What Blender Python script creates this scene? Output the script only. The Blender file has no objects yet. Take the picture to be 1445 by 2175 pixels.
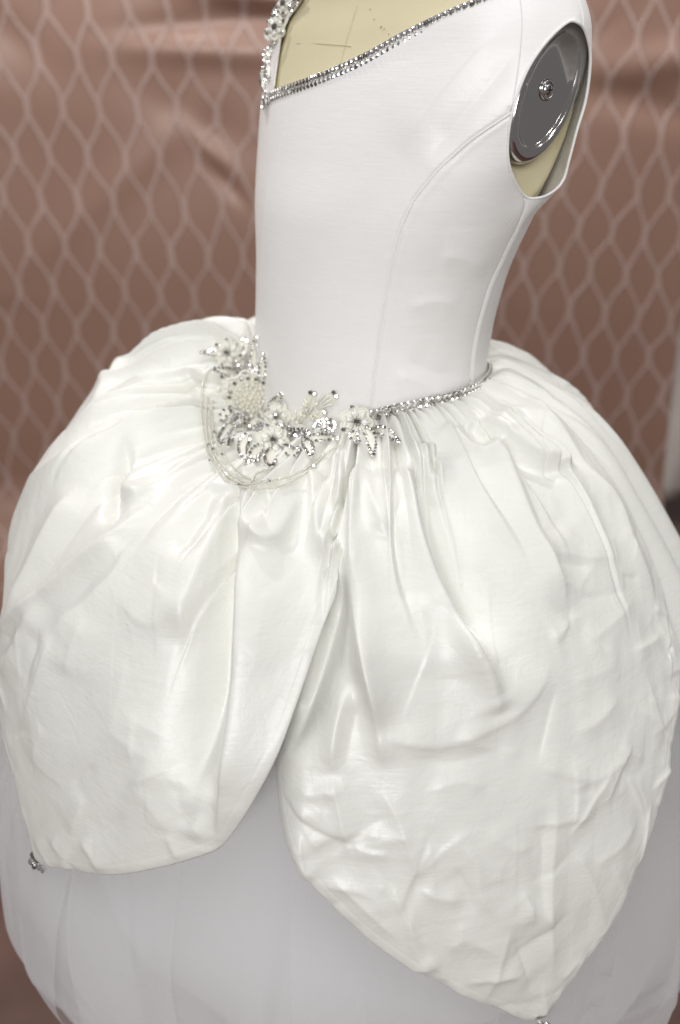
import bpy, math, random
import numpy as np
from mathutils import Vector, Matrix
from mathutils.bvhtree import BVHTree

SC = bpy.context.scene
COL = SC.collection
rng = np.random.default_rng(7)
random.seed(7)
rad = math.radians

# ------------------------------------------------------------------ camera, world, lamps, exposure
FPX = 1900.0
PITCH = rad(26.0)
CAM = np.array([-.03, -.83, 1.26])
cam_d = bpy.data.cameras.new('camera')
cam_d.sensor_fit = 'VERTICAL'
cam_d.sensor_height = 36.0
cam_d.lens = 36.0 * FPX / 2175.0
cam_d.clip_start = .02
cam_d.clip_end = 60.0
cam_d.dof.use_dof = True
cam_d.dof.focus_distance = .67
cam_d.dof.aperture_fstop = 3.4
cam_o = bpy.data.objects.new('camera', cam_d)
COL.objects.link(cam_o)
cam_o.location = CAM
cam_o.rotation_euler = (rad(90) - PITCH, 0, 0)
SC.camera = cam_o

world = bpy.data.worlds.new('World')
SC.world = world
world.use_nodes = True
bgn = world.node_tree.nodes['Background']
bgn.inputs[0].default_value = (1.0, .98, .97, 1)
bgn.inputs[1].default_value = .20

def lamp(name, loc, aim, size, power, color=(1, 1, 1), size_y=None, disk=False):
    d = bpy.data.lights.new(name, 'AREA')
    d.energy = power
    d.color = color
    d.size = size
    if disk:
        d.shape = 'DISK'
    elif size_y:
        d.shape = 'RECTANGLE'
        d.size_y = size_y
    o = bpy.data.objects.new(name, d)
    COL.objects.link(o)
    o.location = loc
    o.rotation_euler = (Vector(aim) - Vector(loc)).to_track_quat('-Z', 'Y').to_euler()
    return o

lamp('area_panel', (-.6, -4.6, 2.7), (0, 0, .8), 2.2, 112, (1.0, .997, .995), 1.2)  # added frontal fill behind the camera to brighten upright faces, no known fixture
lamp('area_panel', (-.2, -.9, 2.9), (-.2, -.85, 0), 1.1, 11.0, (.98, .985, 1.0), .9)
for i, (lx, ly, pw) in enumerate([(1.2, -1.1, 2.2), (1.75, -.5, 1.6), (1.55, -1.7, 1.6), (2.2, -1.3, 1.6), (-1.5, .15, 3.2), (.35, .40, 1.6), (-.7, .85, 24), (.7, .9, 18)]):
    lamp('ceiling_spot_lamp', (lx, ly, 2.7), (0, 0, .9) if ly < .5 else (lx, 1.5, 1.2), .16, pw, (1, .985, .96), disk=True)

SC.view_settings.view_transform = 'Standard'
SC.view_settings.look = 'None'
SC.view_settings.exposure = 0.0
SC.view_settings.gamma = 1.0
SC.view_settings.use_curve_mapping = False
SC.cycles.max_bounces = 10
SC.cycles.transparent_max_bounces = 24
SC.cycles.use_denoising = True
SC.cycles.sample_clamp_indirect = 6.0

# ------------------------------------------------------------------ projection used to read places off the photograph
_c, _s = math.cos(PITCH), math.sin(PITCH)
AX_R = np.array([1, 0, 0.]); AX_D = np.array([0, _c, -_s]); AX_U = np.array([0, _s, _c])
def proj(P):
    v = P - CAM
    z = v @ AX_D
    return np.stack([722.5 + FPX * (v @ AX_R) / z, 1087.5 - FPX * (v @ AX_U) / z], -1)
def ray(x, y):
    d = AX_D + AX_R * (x - 722.5) / FPX - AX_U * (y - 1087.5) / FPX
    return d / np.linalg.norm(d)
def depth(P):
    return float((np.asarray(P) - CAM) @ AX_D)

# ------------------------------------------------------------------ materials
MATS = {}
def nt(name):
    m = bpy.data.materials.new(name)
    m.use_nodes = True
    t = m.node_tree
    return m, t, t.nodes['Principled BSDF']
def node(t, typ, **kw):
    n = t.nodes.new(typ)
    for k, v in kw.items():
        setattr(n, k, v)
    return n
def val(t, sock, v):
    if hasattr(v, 'is_output'):
        t.links.new(v, sock)
    else:
        sock.default_value = v
def mth(t, op, a, b=None, c=None):
    n = node(t, 'ShaderNodeMath', operation=op)
    val(t, n.inputs[0], a)
    if b is not None: val(t, n.inputs[1], b)
    if c is not None: val(t, n.inputs[2], c)
    return n.outputs[0]
def simple(name, col, rough=.5, metal=0., spec=.5, **kw):
    m, t, b = nt(name)
    b.inputs['Base Color'].default_value = (*col, 1)
    b.inputs['Roughness'].default_value = rough
    b.inputs['Metallic'].default_value = metal
    b.inputs['Specular IOR Level'].default_value = spec
    for k, v in kw.items():
        b.inputs[k].default_value = v
    MATS[name] = m
    return m
def noise(t, vec, scale, detail=3, rough=.5, dist=0.):
    n = node(t, 'ShaderNodeTexNoise')
    n.inputs['Scale'].default_value = scale
    n.inputs['Detail'].default_value = detail
    n.inputs['Roughness'].default_value = rough
    n.inputs['Distortion'].default_value = dist
    t.links.new(vec, n.inputs['Vector'])
    return n.outputs['Fac']

def silk(name, col, crumple, rough=.36, spec=.5, crease=.5):
    """silk taffeta: slubby horizontal weave, fine creases"""
    m, t, b = nt(name)
    tc = node(t, 'ShaderNodeTexCoord')
    mp = node(t, 'ShaderNodeMapping')
    mp.inputs['Scale'].default_value = (45, 45, 620)
    t.links.new(tc.outputs['Object'], mp.inputs['Vector'])
    weave = noise(t, mp.outputs['Vector'], 1.0, 2)
    mp2 = node(t, 'ShaderNodeMapping')
    mp2.inputs['Scale'].default_value = (700, 700, 90)
    t.links.new(tc.outputs['Object'], mp2.inputs['Vector'])
    weave2 = noise(t, mp2.outputs['Vector'], 1.0, 2)
    w = mth(t, 'ADD', weave, mth(t, 'MULTIPLY', weave2, .6))
    c1 = noise(t, tc.outputs['Object'], 42, 4, .6, 1.2)
    r1 = c1
    c2 = noise(t, tc.outputs['Object'], 9, 3, .5, .5)
    c3 = noise(t, tc.outputs['Object'], 13, 1, .4, .5)
    ln = mth(t, 'POWER', mth(t, 'SUBTRACT', 1.0, mth(t, 'MINIMUM', mth(t, 'MULTIPLY', mth(t, 'ABSOLUTE', mth(t, 'SUBTRACT', c3, .5)), 14.0), 1.0)), 1.5)
    c4 = noise(t, tc.outputs['Object'], 24, 1, .4, .5)
    ln2 = mth(t, 'POWER', mth(t, 'SUBTRACT', 1.0, mth(t, 'MINIMUM', mth(t, 'MULTIPLY', mth(t, 'ABSOLUTE', mth(t, 'SUBTRACT', c4, .5)), 11.0), 1.0)), 1.5)
    mk_ = node(t, 'ShaderNodeMapRange', interpolation_type='SMOOTHSTEP')
    t.links.new(noise(t, tc.outputs['Object'], 11, 2), mk_.inputs['Value'])
    mk_.inputs['From Min'].default_value = .44; mk_.inputs['From Max'].default_value = .64
    lines = mth(t, 'MULTIPLY', mth(t, 'ADD', ln, mth(t, 'MULTIPLY', ln2, .6)), mk_.outputs['Result'])
    r1 = mth(t, 'ADD', r1, mth(t, 'MULTIPLY', lines, crease))
    big = mth(t, 'ADD', mth(t, 'MULTIPLY', r1, .40), mth(t, 'MULTIPLY', c2, .8))
    b1 = node(t, 'ShaderNodeBump'); b1.inputs['Strength'].default_value = .22; b1.inputs['Distance'].default_value = .0006
    t.links.new(w, b1.inputs['Height'])
    b2 = node(t, 'ShaderNodeBump'); b2.inputs['Strength'].default_value = 1.0; b2.inputs['Distance'].default_value = crumple
    t.links.new(big, b2.inputs['Height'])
    t.links.new(b1.outputs['Normal'], b2.inputs['Normal'])
    t.links.new(b2.outputs['Normal'], b.inputs['Normal'])
    cm = node(t, 'ShaderNodeMix', data_type='RGBA')
    mc = node(t, 'ShaderNodeMapRange'); t.links.new(w, mc.inputs['Value'])
    mc.inputs['From Min'].default_value = .5; mc.inputs['From Max'].default_value = 1.1
    t.links.new(mc.outputs['Result'], cm.inputs['Factor'])
    cm.inputs['A'].default_value = (col[0] * .985, col[1] * .985, col[2] * .98, 1); cm.inputs['B'].default_value = (min(1, col[0] * 1.012), min(1, col[1] * 1.012), min(1, col[2] * 1.012), 1)
    t.links.new(cm.outputs['Result'], b.inputs['Base Color'])
    rr = node(t, 'ShaderNodeMapRange')
    t.links.new(weave, rr.inputs['Value'])
    rr.inputs['To Min'].default_value = rough - .05; rr.inputs['To Max'].default_value = rough + .07
    t.links.new(rr.outputs['Result'], b.inputs['Roughness'])
    b.inputs['Specular IOR Level'].default_value = spec
    b.inputs['IOR'].default_value = 1.5
    b.inputs['Sheen Weight'].default_value = .16
    b.inputs['Sheen Roughness'].default_value = .4
    MATS[name] = m
    return m

SILK_B = silk('white_silk_bodice', (.935, .92, .905), .0007, .38, .6, .12)
SILK_S = silk('ivory_silk_skirt', (.855, .855, .806), .0016, .38, .65, .28)
simple('gem', (.94, .93, .93), .09, 1.0)
simple('gem_smoky', (.46, .44, .42), .08, 1.0)
simple('silver', (.80, .78, .75), .28, 1.0)
simple('pearl', (.86, .83, .70), .22, 0., .6, **{'Coat Weight': .6, 'Coat Roughness': .12})
simple('bugle', (.90, .89, .83), .12, .1, .9)
simple('cord', (.90, .88, .79), .5)
simple('glass_seed', (.80, .78, .69), .14, .35, .8)
simple('lining_cloth', (.92, .92, .92), .6)
simple('chrome', (.56, .54, .53), .11, 1.0)
simple('steel_screw', (.60, .59, .57), .2, 1.0)
simple('dark_slot', (.03, .03, .03), .6)
simple('pencil', (.20, .19, .13), .8)
simple('navy_cloth', (.012, .016, .035), .8)
simple('stand_steel', (.3, .3, .3), .35, 1.0)

def mat_canvas():
    m, t, b = nt('cream_canvas')
    tc = node(t, 'ShaderNodeTexCoord')
    n1 = noise(t, tc.outputs['Object'], 900, 2)
    n2 = noise(t, tc.outputs['Object'], 14, 3)
    cr = node(t, 'ShaderNodeValToRGB')
    cr.color_ramp.elements[0].color = (.70, .63, .41, 1); cr.color_ramp.elements[1].color = (.76, .69, .47, 1)
    t.links.new(n2, cr.inputs['Fac'])
    t.links.new(cr.outputs['Color'], b.inputs['Base Color'])
    bp = node(t, 'ShaderNodeBump'); bp.inputs['Strength'].default_value = .25; bp.inputs['Distance'].default_value = .0004
    t.links.new(n1, bp.inputs['Height']); t.links.new(bp.outputs['Normal'], b.inputs['Normal'])
    b.inputs['Roughness'].default_value = .75
    return m
CANVAS = mat_canvas()

def mat_tulle(name, alpha_lo, alpha_hi, col):
    m = bpy.data.materials.new(name)
    m.use_nodes = True
    t = m.node_tree
    t.nodes.clear()
    out = node(t, 'ShaderNodeOutputMaterial')
    mix = node(t, 'ShaderNodeMixShader')
    tr = node(t, 'ShaderNodeBsdfTransparent')
    df = node(t, 'ShaderNodeBsdfDiffuse'); df.inputs['Color'].default_value = (*col, 1)
    tl = node(t, 'ShaderNodeBsdfTranslucent'); tl.inputs['Color'].default_value = (*col, 1)
    m2 = node(t, 'ShaderNodeMixShader'); m2.inputs['Fac'].default_value = .45
    t.links.new(df.outputs[0], m2.inputs[1]); t.links.new(tl.outputs[0], m2.inputs[2])
    lw = node(t, 'ShaderNodeLayerWeight'); lw.inputs['Blend'].default_value = .35     # mesh seen edge-on closes up
    mr = node(t, 'ShaderNodeMapRange')
    mr.inputs['To Min'].default_value = alpha_lo; mr.inputs['To Max'].default_value = alpha_hi
    t.links.new(lw.outputs['Facing'], mr.inputs['Value'])
    t.links.new(mr.outputs['Result'], mix.inputs['Fac'])
    t.links.new(tr.outputs[0], mix.inputs[1]); t.links.new(m2.outputs[0], mix.inputs[2])
    t.links.new(mix.outputs[0], out.inputs['Surface'])
    return m
TULLE = mat_tulle('white_tulle', .28, .9, (.95, .95, .95))
TULLE2 = mat_tulle('white_tulle_under', .42, .92, (.93, .93, .94))

TULLE3 = mat_tulle('white_tulle_gore', .16, .5, (.93, .93, .94))

CW, CH = .0893, .2154          # repeat of the woven ogee net
def mat_curtain():
    m, t, b = nt('rose_brown_satin')
    uv = node(t, 'ShaderNodeUVMap', uv_map='cloth')
    sp = node(t, 'ShaderNodeSeparateXYZ')
    t.links.new(uv.outputs['UV'], sp.inputs['Vector'])
    ns = noise(t, uv.outputs['UV'], 6.0, 2)
    x = mth(t, 'ADD', mth(t, 'DIVIDE', sp.outputs['X'], CW), mth(t, 'MULTIPLY', mth(t, 'SUBTRACT', ns, .5), .5))
    v = mth(t, 'ADD', mth(t, 'DIVIDE', sp.outputs['Y'], CH), mth(t, 'MULTIPLY', mth(t, 'SUBTRACT', noise(t, uv.outputs['UV'], 4.3, 2), .5), .35))
    cosv = mth(t, 'COSINE', mth(t, 'MULTIPLY', v, 2 * math.pi))
    cl = mth(t, 'MULTIPLY', cosv, 1.10)
    cl = mth(t, 'MINIMUM', mth(t, 'MAXIMUM', cl, -1.0), 1.0)
    amp = mth(t, 'MULTIPLY', cl, .225)
    # two families of wavy threads: x = n + amp and x = n + .5 - amp
    def dist(expr):
        fr = mth(t, 'FRACT', mth(t, 'ADD', expr, 100.5))
        return mth(t, 'ABSOLUTE', mth(t, 'SUBTRACT', fr, .5))
    d1 = dist(mth(t, 'SUBTRACT', x, amp))
    d2 = dist(mth(t, 'SUBTRACT', mth(t, 'ADD', x, amp), .5))
    d = mth(t, 'MINIMUM', d1, d2)
    line = node(t, 'ShaderNodeMapRange', interpolation_type='SMOOTHSTEP')
    t.links.new(d, line.inputs['Value'])
    line.inputs['From Min'].default_value = .045; line.inputs['From Max'].default_value = .078
    line.inputs['To Min'].default_value = 1; line.inputs['To Max'].default_value = 0
    mx = node(t, 'ShaderNodeMix', data_type='RGBA')
    t.links.new(line.outputs['Result'], mx.inputs['Factor'])
    mx.inputs['A'].default_value = (.245, .143, .106, 1)
    mx.inputs['B'].default_value = (.335, .235, .204, 1)
    t.links.new(mx.outputs['Result'], b.inputs['Base Color'])
    ro = node(t, 'ShaderNodeMapRange')
    t.links.new(line.outputs['Result'], ro.inputs['Value'])
    ro.inputs['To Min'].default_value = .34; ro.inputs['To Max'].default_value = .6
    t.links.new(ro.outputs['Result'], b.inputs['Roughness'])
    b.inputs['Specular IOR Level'].default_value = .7
    b.inputs['Specular Tint'].default_value = (1, .90, .86, 1)
    bp = node(t, 'ShaderNodeBump'); bp.inputs['Strength'].default_value = .8; bp.inputs['Distance'].default_value = .003
    t.links.new(line.outputs['Result'], bp.inputs['Height'])
    t.links.new(bp.outputs['Normal'], b.inputs['Normal'])
    return m
CURTAIN = mat_curtain()

def mat_noise(name, c0, c1, scale, rough):
    m, t, b = nt(name)
    tc = node(t, 'ShaderNodeTexCoord')
    n1 = noise(t, tc.outputs['Object'], scale, 4)
    cr = node(t, 'ShaderNodeValToRGB')
    cr.color_ramp.elements[0].position = .3; cr.color_ramp.elements[1].position = .7
    cr.color_ramp.elements[0].color = (*c0, 1); cr.color_ramp.elements[1].color = (*c1, 1)
    t.links.new(n1, cr.inputs['Fac']); t.links.new(cr.outputs['Color'], b.inputs['Base Color'])
    b.inputs['Roughness'].default_value = rough
    return m
FLOOR_M = mat_noise('brown_floor', (.10, .05, .04), (.16, .085, .065), 6, .5)
BEIGE_M = mat_noise('beige_cloth', (.60, .53, .48), (.68, .61, .56), 4, .7)

# ------------------------------------------------------------------ mesh helpers
def mesh_np(name, V, Fq, mats, smooth=True, matidx=None):
    me = bpy.data.meshes.new(name)
    V = np.asarray(V, dtype=np.float32).reshape(-1, 3)
    if isinstance(Fq, np.ndarray):
        k = Fq.shape[1]
        me.vertices.add(len(V)); me.vertices.foreach_set('co', V.ravel())
        me.loops.add(Fq.size); me.loops.foreach_set('vertex_index', Fq.astype(np.int32).ravel())
        me.polygons.add(len(Fq))
        me.polygons.foreach_set('loop_start', np.arange(0, Fq.size, k, dtype=np.int32))
        me.polygons.foreach_set('loop_total', np.full(len(Fq), k, dtype=np.int32))
    else:
        me.from_pydata(V.tolist(), [], Fq)
    for m in (mats if isinstance(mats, (list, tuple)) else [mats]):
        me.materials.append(m)
    if matidx is not None:
        me.polygons.foreach_set('material_index', np.asarray(matidx, dtype=np.int32))
    me.polygons.foreach_set('use_smooth', np.full(len(me.polygons), bool(smooth)))
    me.update(calc_edges=True)
    me.validate()
    return me
def ob(name, me, parent=None, M=None):
    o = bpy.data.objects.new(name, me)
    COL.objects.link(o)
    o.parent = parent
    if M is not None:
        o.matrix_local = M
    return o
def empty(name, loc=(0, 0, 0), parent=None):
    o = bpy.data.objects.new(name, None)
    COL.objects.link(o)
    o.location = loc
    o.empty_display_size = .05
    o.parent = parent
    return o
def grid_faces(n, m, wrap=False, flip=False):
    i = np.arange(n if wrap else n - 1)[:, None]; j = np.arange(m - 1)[None, :]
    a = i * m + j; b = ((i + 1) % n) * m + j
    q = np.stack([a, b, b + 1, a + 1], -1).reshape(-1, 4)
    return q[:, ::-1].copy() if flip else q
def catmull(pts, n=8, closed=False):
    p = np.asarray(pts, float)
    if len(p) < 3 and not closed:
        t = np.linspace(0, 1, n + 1)[:, None]
        return p[0] * (1 - t) + p[1] * t
    if closed:
        e = np.vstack([p[-1:], p, p[:2]])
    else:
        e = np.vstack([2 * p[0] - p[1], p, 2 * p[-1] - p[-2]])
    out = []
    for i in range(1, len(e) - 2):
        p0, p1, p2, p3 = e[i - 1], e[i], e[i + 1], e[i + 2]
        for k in range(n):
            t = k / n
            out.append(.5 * (2 * p1 + (p2 - p0) * t + (2 * p0 - 5 * p1 + 4 * p2 - p3) * t * t + (3 * p1 - p0 - 3 * p2 + p3) * t ** 3))
    if not closed:
        out.append(e[-2])
    return np.array(out)
def tube(pts, r, sides=6, closed=False):
    p = np.asarray(pts, float); n = len(p)
    T = np.roll(p, -1, 0) - np.roll(p, 1, 0)
    if not closed:
        T[0] = p[1] - p[0]; T[-1] = p[-1] - p[-2]
    T /= np.linalg.norm(T, axis=1, keepdims=True) + 1e-12
    ref = np.array([.13, .31, .94])
    A = np.cross(T, ref); A /= np.linalg.norm(A, axis=1, keepdims=True) + 1e-12
    B = np.cross(T, A)
    rr = np.broadcast_to(np.asarray(r, float), (n,))
    an = np.linspace(0, 2 * np.pi, sides, endpoint=False)
    V = p[:, None, :] + rr[:, None, None] * (A[:, None, :] * np.cos(an)[None, :, None] + B[:, None, :] * np.sin(an)[None, :, None])
    f = []
    for i in range(n if closed else n - 1):
        for k in range(sides):
            a = i * sides + k; b = i * sides + (k + 1) % sides
            c = ((i + 1) % n) * sides
            f.append((a, b, c + (k + 1) % sides, c + k))
    if not closed:
        f.append(tuple(range(sides))[::-1]); f.append(tuple((n - 1) * sides + k for k in range(sides)))
    return V.reshape(-1, 3), f
class MB:
    def __init__(s): s.V = []; s.F = []; s.n = 0
    def add(s, V, F):
        s.V.append(np.asarray(V, float)); s.F += [tuple(int(i) + s.n for i in f) for f in F]; s.n += len(V)
    def mesh(s, name, mat, smooth=True):
        return mesh_np(name, np.vstack(s.V), s.F, mat, smooth)
def normals_grid(P, wrap=False):
    du = np.gradient(P, axis=0); dv = np.gradient(P, axis=1)
    if wrap:
        du = (np.roll(P, -1, 0) - np.roll(P, 1, 0)) / 2
    N = np.cross(du, dv)
    return N / (np.linalg.norm(N, axis=-1, keepdims=True) + 1e-12)
def sstep(x, a=0., b=1.):
    t = np.clip((x - a) / (b - a), 0, 1)
    return t * t * (3 - 2 * t)

# ------------------------------------------------------------------ body and skirt shapes (metres, axis of the dress at x = y = 0, floor z = 0)
TCF = rad(-52)                                  # direction the dress faces, seen from the camera
FD = np.array([math.sin(TCF), -math.cos(TCF), 0]); LD = np.array([-FD[1], FD[0], 0])
def wd(t, c0, w):
    d = (t - c0 + np.pi) % (2 * np.pi) - np.pi
    return np.exp(-(d / w) ** 2)
def pchip(x, xk, yk):
    xk = np.asarray(xk, float); yk = np.asarray(yk, float); x = np.asarray(x, float)
    h = np.diff(xk); d = np.diff(yk) / h
    m = np.zeros_like(yk)
    for i in range(1, len(xk) - 1):
        if d[i - 1] * d[i] > 0: m[i] = 2 * d[i - 1] * d[i] / (d[i - 1] + d[i])
    m[0] = d[0]; m[-1] = d[-1]
    i = np.clip(np.searchsorted(xk, x, side='right') - 1, 0, len(xk) - 2)
    t = np.clip((x - xk[i]) / h[i], -.5, 1.5)
    return ((1 + 2 * t) * (1 - t) ** 2) * yk[i] + t * (1 - t) ** 2 * h[i] * m[i] + t * t * (3 - 2 * t) * yk[i + 1] + t * t * (t - 1) * h[i] * m[i + 1]
def ell(t, a, b):
    ph = t - TCF
    return a * b / np.sqrt((b * np.sin(ph)) ** 2 + (a * np.cos(ph)) ** 2)
ZK = [.90, .97, 1.0, 1.05, 1.10, 1.15, 1.20, 1.25, 1.29, 1.32, 1.35, 1.38, 1.42, 1.50]
AK = [.126, .122, .117, .117, .123, .140, .162, .176, .170, .152, .115, .085, .058, .052]
BK = [.112, .107, .104, .104, .105, .106, .100, .091, .083, .076, .074, .066, .056, .052]
CK = [.008, .008, .006, .001, -.006, -.015, -.026, -.036, -.044, -.048, -.05, -.05, -.048, -.045]
def torso(t, z, off=0.):
    a = pchip(z, ZK, AK) + off; b = pchip(z, ZK, BK) + off; cf = pchip(z, ZK, CK)
    r = ell(t, a, b)
    return np.stack([r * np.sin(t), -r * np.cos(t), z], -1) + cf[..., None] * FD
def waist_z(t):
    return 1.010 - .058 * wd(t, TCF, rad(42))
KS = [0, .05, .12, .22, .34, .46, .58, .70, .85, 1.]
KR = [.115, .135, .19, .25, .305, .345, .372, .39, .40, .40]
KD = [0, -.004, .012, .045, .10, .165, .235, .31, .41, .52]
def skirt(t, s):
    t = np.asarray(t, float); s = np.asarray(s, float)
    t, s = np.broadcast_arrays(t, s)
    wz = waist_z(t)
    P0 = torso(t, wz, .001)
    rw = np.hypot(P0[..., 0], P0[..., 1])
    r = pchip(s, KS, KR) + (rw - .115) * np.clip(1 - s / .25, 0, 1)
    z = 1.0 - pchip(s, KS, KD) + (wz - 1.0) * np.clip(1 - s / .3, 0, 1) ** 1.5
    z = z + .036 * wd(t, rad(-128), rad(48)) * np.exp(-((s - .10) / .10) ** 2) * np.clip(s / .04, 0, 1)
    z = z + .022 * wd(t, rad(-95), rad(40)) * np.exp(-((s - .26) / .14) ** 2)
    r = r * (1 + .04 * wd(t, rad(-90), rad(45)) * np.exp(-((s - .35) / .3) ** 2)
             - .115 * wd(t, rad(80), rad(50)) * np.exp(-((s - .3) / .25) ** 2) - .02 * wd(t, rad(75), rad(40)) * sstep(s, .2, .5))
    return np.stack([r * np.sin(t), -r * np.cos(t), z], -1)

class Picker:
    """a point of the photograph -> (theta, v) on a parametric surface"""
    def __init__(s, fn, t0, t1, v0, v1, n=700, m=360):
        s.fn = fn
        s.t, s.v = np.meshgrid(np.linspace(t0, t1, n), np.linspace(v0, v1, m), indexing='ij')
        P = fn(s.t, s.v)
        N = normals_grid(P)
        out = np.sum(N * (P - np.array([0, 0, 1.])) * np.array([1, 1, 0]), -1)
        N = N * np.sign(out.mean())
        front = np.sum(N * (CAM - P), -1) > 0
        s.q = proj(P.reshape(-1, 3)); s.q[~front.ravel()] = 1e6
        s.N = N.reshape(-1, 3)
    def __call__(s, x, y):
        i = np.argmin((s.q[:, 0] - x) ** 2 + (s.q[:, 1] - y) ** 2)
        t, v = s.t.ravel()[i], s.v.ravel()[i]
        for _ in range(3):
            e = 1e-4
            f = lambda a, b: proj(s.fn(np.array([a]), np.array([b])))[0]
            p = f(t, v)
            J = np.stack([(f(t + e, v) - p) / e, (f(t, v + e) - p) / e], 1)
            if abs(np.linalg.det(J)) < 2e4: break
            d = np.linalg.solve(J, np.array([x, y]) - p)
            if abs(d[0]) > .03 or abs(d[1]) > .03: break
            t += d[0]; v += d[1]
        return t, v, s.N[i]
pick_skirt = Picker(skirt, -np.pi, np.pi, 0, 1.1)
pick_torso = Picker(torso, -np.pi, np.pi, .92, 1.36)

def strokes3d(picker, lst):
    out = []
    for A, wl, wr, pts in lst:
        Q = []; N = []; v0 = None
        for x, y in pts:
            t, v, n = picker(x, y)
            if v0 is None: v0 = v
            Q.append(picker.fn(np.array([t]), np.array([v]))[0]); N.append(n)
        Q = catmull(Q, 8); N = catmull(N, 8)
        T = np.gradient(Q, axis=0); T /= np.linalg.norm(T, axis=1, keepdims=True) + 1e-12
        Rr = np.cross(N, T); Rr /= np.linalg.norm(Rr, axis=1, keepdims=True) + 1e-12
        A = A * (1.5 if abs(A) >= 5 and picker is pick_skirt else 1.0)
        out.append((A * .001, wl * .001, wr * .001, Q, Rr, v0 < .17))
    return out
def apply_strokes(P, st):
    sh = P.shape[:-1]
    p = P.reshape(-1, 3); d = np.zeros(len(p))
    for A, wl, wr, Q, Rr, waist in st:
        mg = 2.6 * max(wl, wr)
        sel = np.where(np.all((p > Q.min(0) - mg) & (p < Q.max(0) + mg), axis=1))[0]
        if len(sel) == 0: continue
        x = p[sel]
        best = np.full(len(sel), 1e9); side = np.zeros(len(sel)); u = np.zeros(len(sel))
        for k in range(len(Q) - 1):
            ab = Q[k + 1] - Q[k]
            w_ = np.clip(((x - Q[k]) @ ab) / (ab @ ab + 1e-15), 0, 1)
            df = x - Q[k] - w_[:, None] * ab
            dd = np.sum(df ** 2, 1)
            m = dd < best
            best[m] = dd[m]
            rr = Rr[k] * (1 - w_[:, None]) + Rr[k + 1] * w_[:, None]
            side[m] = np.sum(df * rr, 1)[m]; u[m] = ((k + w_) / (len(Q) - 1))[m]
        dist = np.sqrt(best)
        # smooth change from one side's width to the other's
        k = sstep(side / (.35 * (wl + wr) + 1e-9), -.3, .3)
        w = wl + (wr - wl) * k
        tap = sstep(u, -.02 if waist else 0, .10 if waist else .28) * sstep(1 - u, 0, .3)
        small = abs(A) < .0042
        ker = A * tap * np.exp(-(np.sqrt(dist ** 2 + (.0006 if small else .0012) ** 2) / (w * (1.25 if small else 1.0))) ** (1.0 if small else 1.3))
        d[sel] += ker
    return d.reshape(sh)

# ------------------------------------------------------------------ folds read from the photograph: (height mm, width left, width right, places)
FA = [
 (9, 16, 14, [(480, 712), (387, 730), (271, 790), (163, 905)]),
 (-5, 8, 10, [(520, 690), (400, 706), (300, 735), (232, 775)]),
 (-5, 8, 10, [(446, 772), (400, 785), (349, 806), (300, 828)]),
 (9, 13, 20, [(430, 806), (330, 825), (248, 868), (155, 930)]),
 (-13, 14, 12, [(425, 838), (370, 858), (310, 885), (232, 935), (150, 985)]),
 (10, 5, 28, [(430, 868), (360, 890), (325, 915), (271, 934), (155, 995), (70, 1040)]),
 (-10, 5, 9, [(279, 942), (267, 996), (251, 1042), (246, 1097), (263, 1140)]),
 (6, 7, 12, [(300, 940), (285, 1000), (270, 1045), (300, 1062), (318, 1072)]),
 (7, 12, 8, [(318, 1080), (267, 1145), (194, 1200), (128, 1262), (50, 1330), (10, 1400)]),
 (-4, 8, 14, [(330, 1110), (270, 1180), (210, 1240), (150, 1310)]),
 (5, 14, 20, [(190, 1040), (140, 1120), (80, 1240), (30, 1330)]),
 (3, 10, 34, [(262, 1235), (285, 1290), (325, 1325), (360, 1322), (400, 1285), (425, 1220)]),
 (9, 16, 12, [(488, 1040), (460, 1120), (430, 1210), (405, 1300), (395, 1380)]),
 (-5, 12, 12, [(455, 1030), (420, 1110), (380, 1200)]),
 (-21, 24, 10, [(505, 1030), (497, 1130), (478, 1260), (470, 1380), (462, 1480), (440, 1600), (420, 1700)]),
 (12, 4, 24, [(524, 1000), (521, 1100), (520, 1230), (521, 1350), (513, 1470), (498, 1600), (484, 1700), (475, 1785)]),
 (8, 6, 18, [(527, 1100), (545, 1150), (585, 1166), (613, 1136), (634, 1075), (644, 1010)]),
 (-6, 9, 9, [(650, 1010), (646, 1080), (622, 1150), (600, 1190)]),
 (8, 6, 15, [(660, 990), (668, 1070), (680, 1150), (705, 1176), (727, 1164), (738, 1120)]),
 (-6, 7, 7, [(690, 980), (703, 1060), (711, 1121), (700, 1160)]),
 (7, 10, 7, [(728, 960), (728, 1050), (732, 1130)]),
 (-13, 5, 7, [(749, 950), (747, 1080), (744, 1150), (739, 1190)]),
 (4, 14, 10, [(730, 1210), (700, 1310), (655, 1450), (600, 1590), (540, 1710)]),
 (2, 4, 6, [(636, 1378), (655, 1386), (676, 1386)]),
 (3, 30, 30, [(600, 1230), (570, 1330), (560, 1450)]),
 (5, 10, 14, [(128, 1273), (90, 1330), (58, 1386), (18, 1456)]),
 (3, 7, 9, [(136, 1347), (118, 1400), (97, 1463), (66, 1572)]),
 (-3, 7, 7, [(115, 1330), (95, 1400), (70, 1480)]),
 (2.5, 10, 10, [(205, 1300), (175, 1380), (160, 1440)]),
 (3, 20, 30, [(290, 1640), (340, 1700), (391, 1762)]),
 (-3, 14, 20, [(390, 1640), (400, 1700), (420, 1750)]),
 (4, 14, 14, [(455, 1640), (435, 1720), (430, 1780)]),
 (3, 6, 9, [(190, 1765), (215, 1805), (228, 1842)]),
 (2.5, 10, 12, [(130, 1760), (150, 1800), (170, 1825)]),
 (2, 12, 12, [(230, 1520), (300, 1580), (370, 1620)]),
 (2, 10, 10, [(270, 1500), (330, 1540), (390, 1575)]),
]
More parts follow.
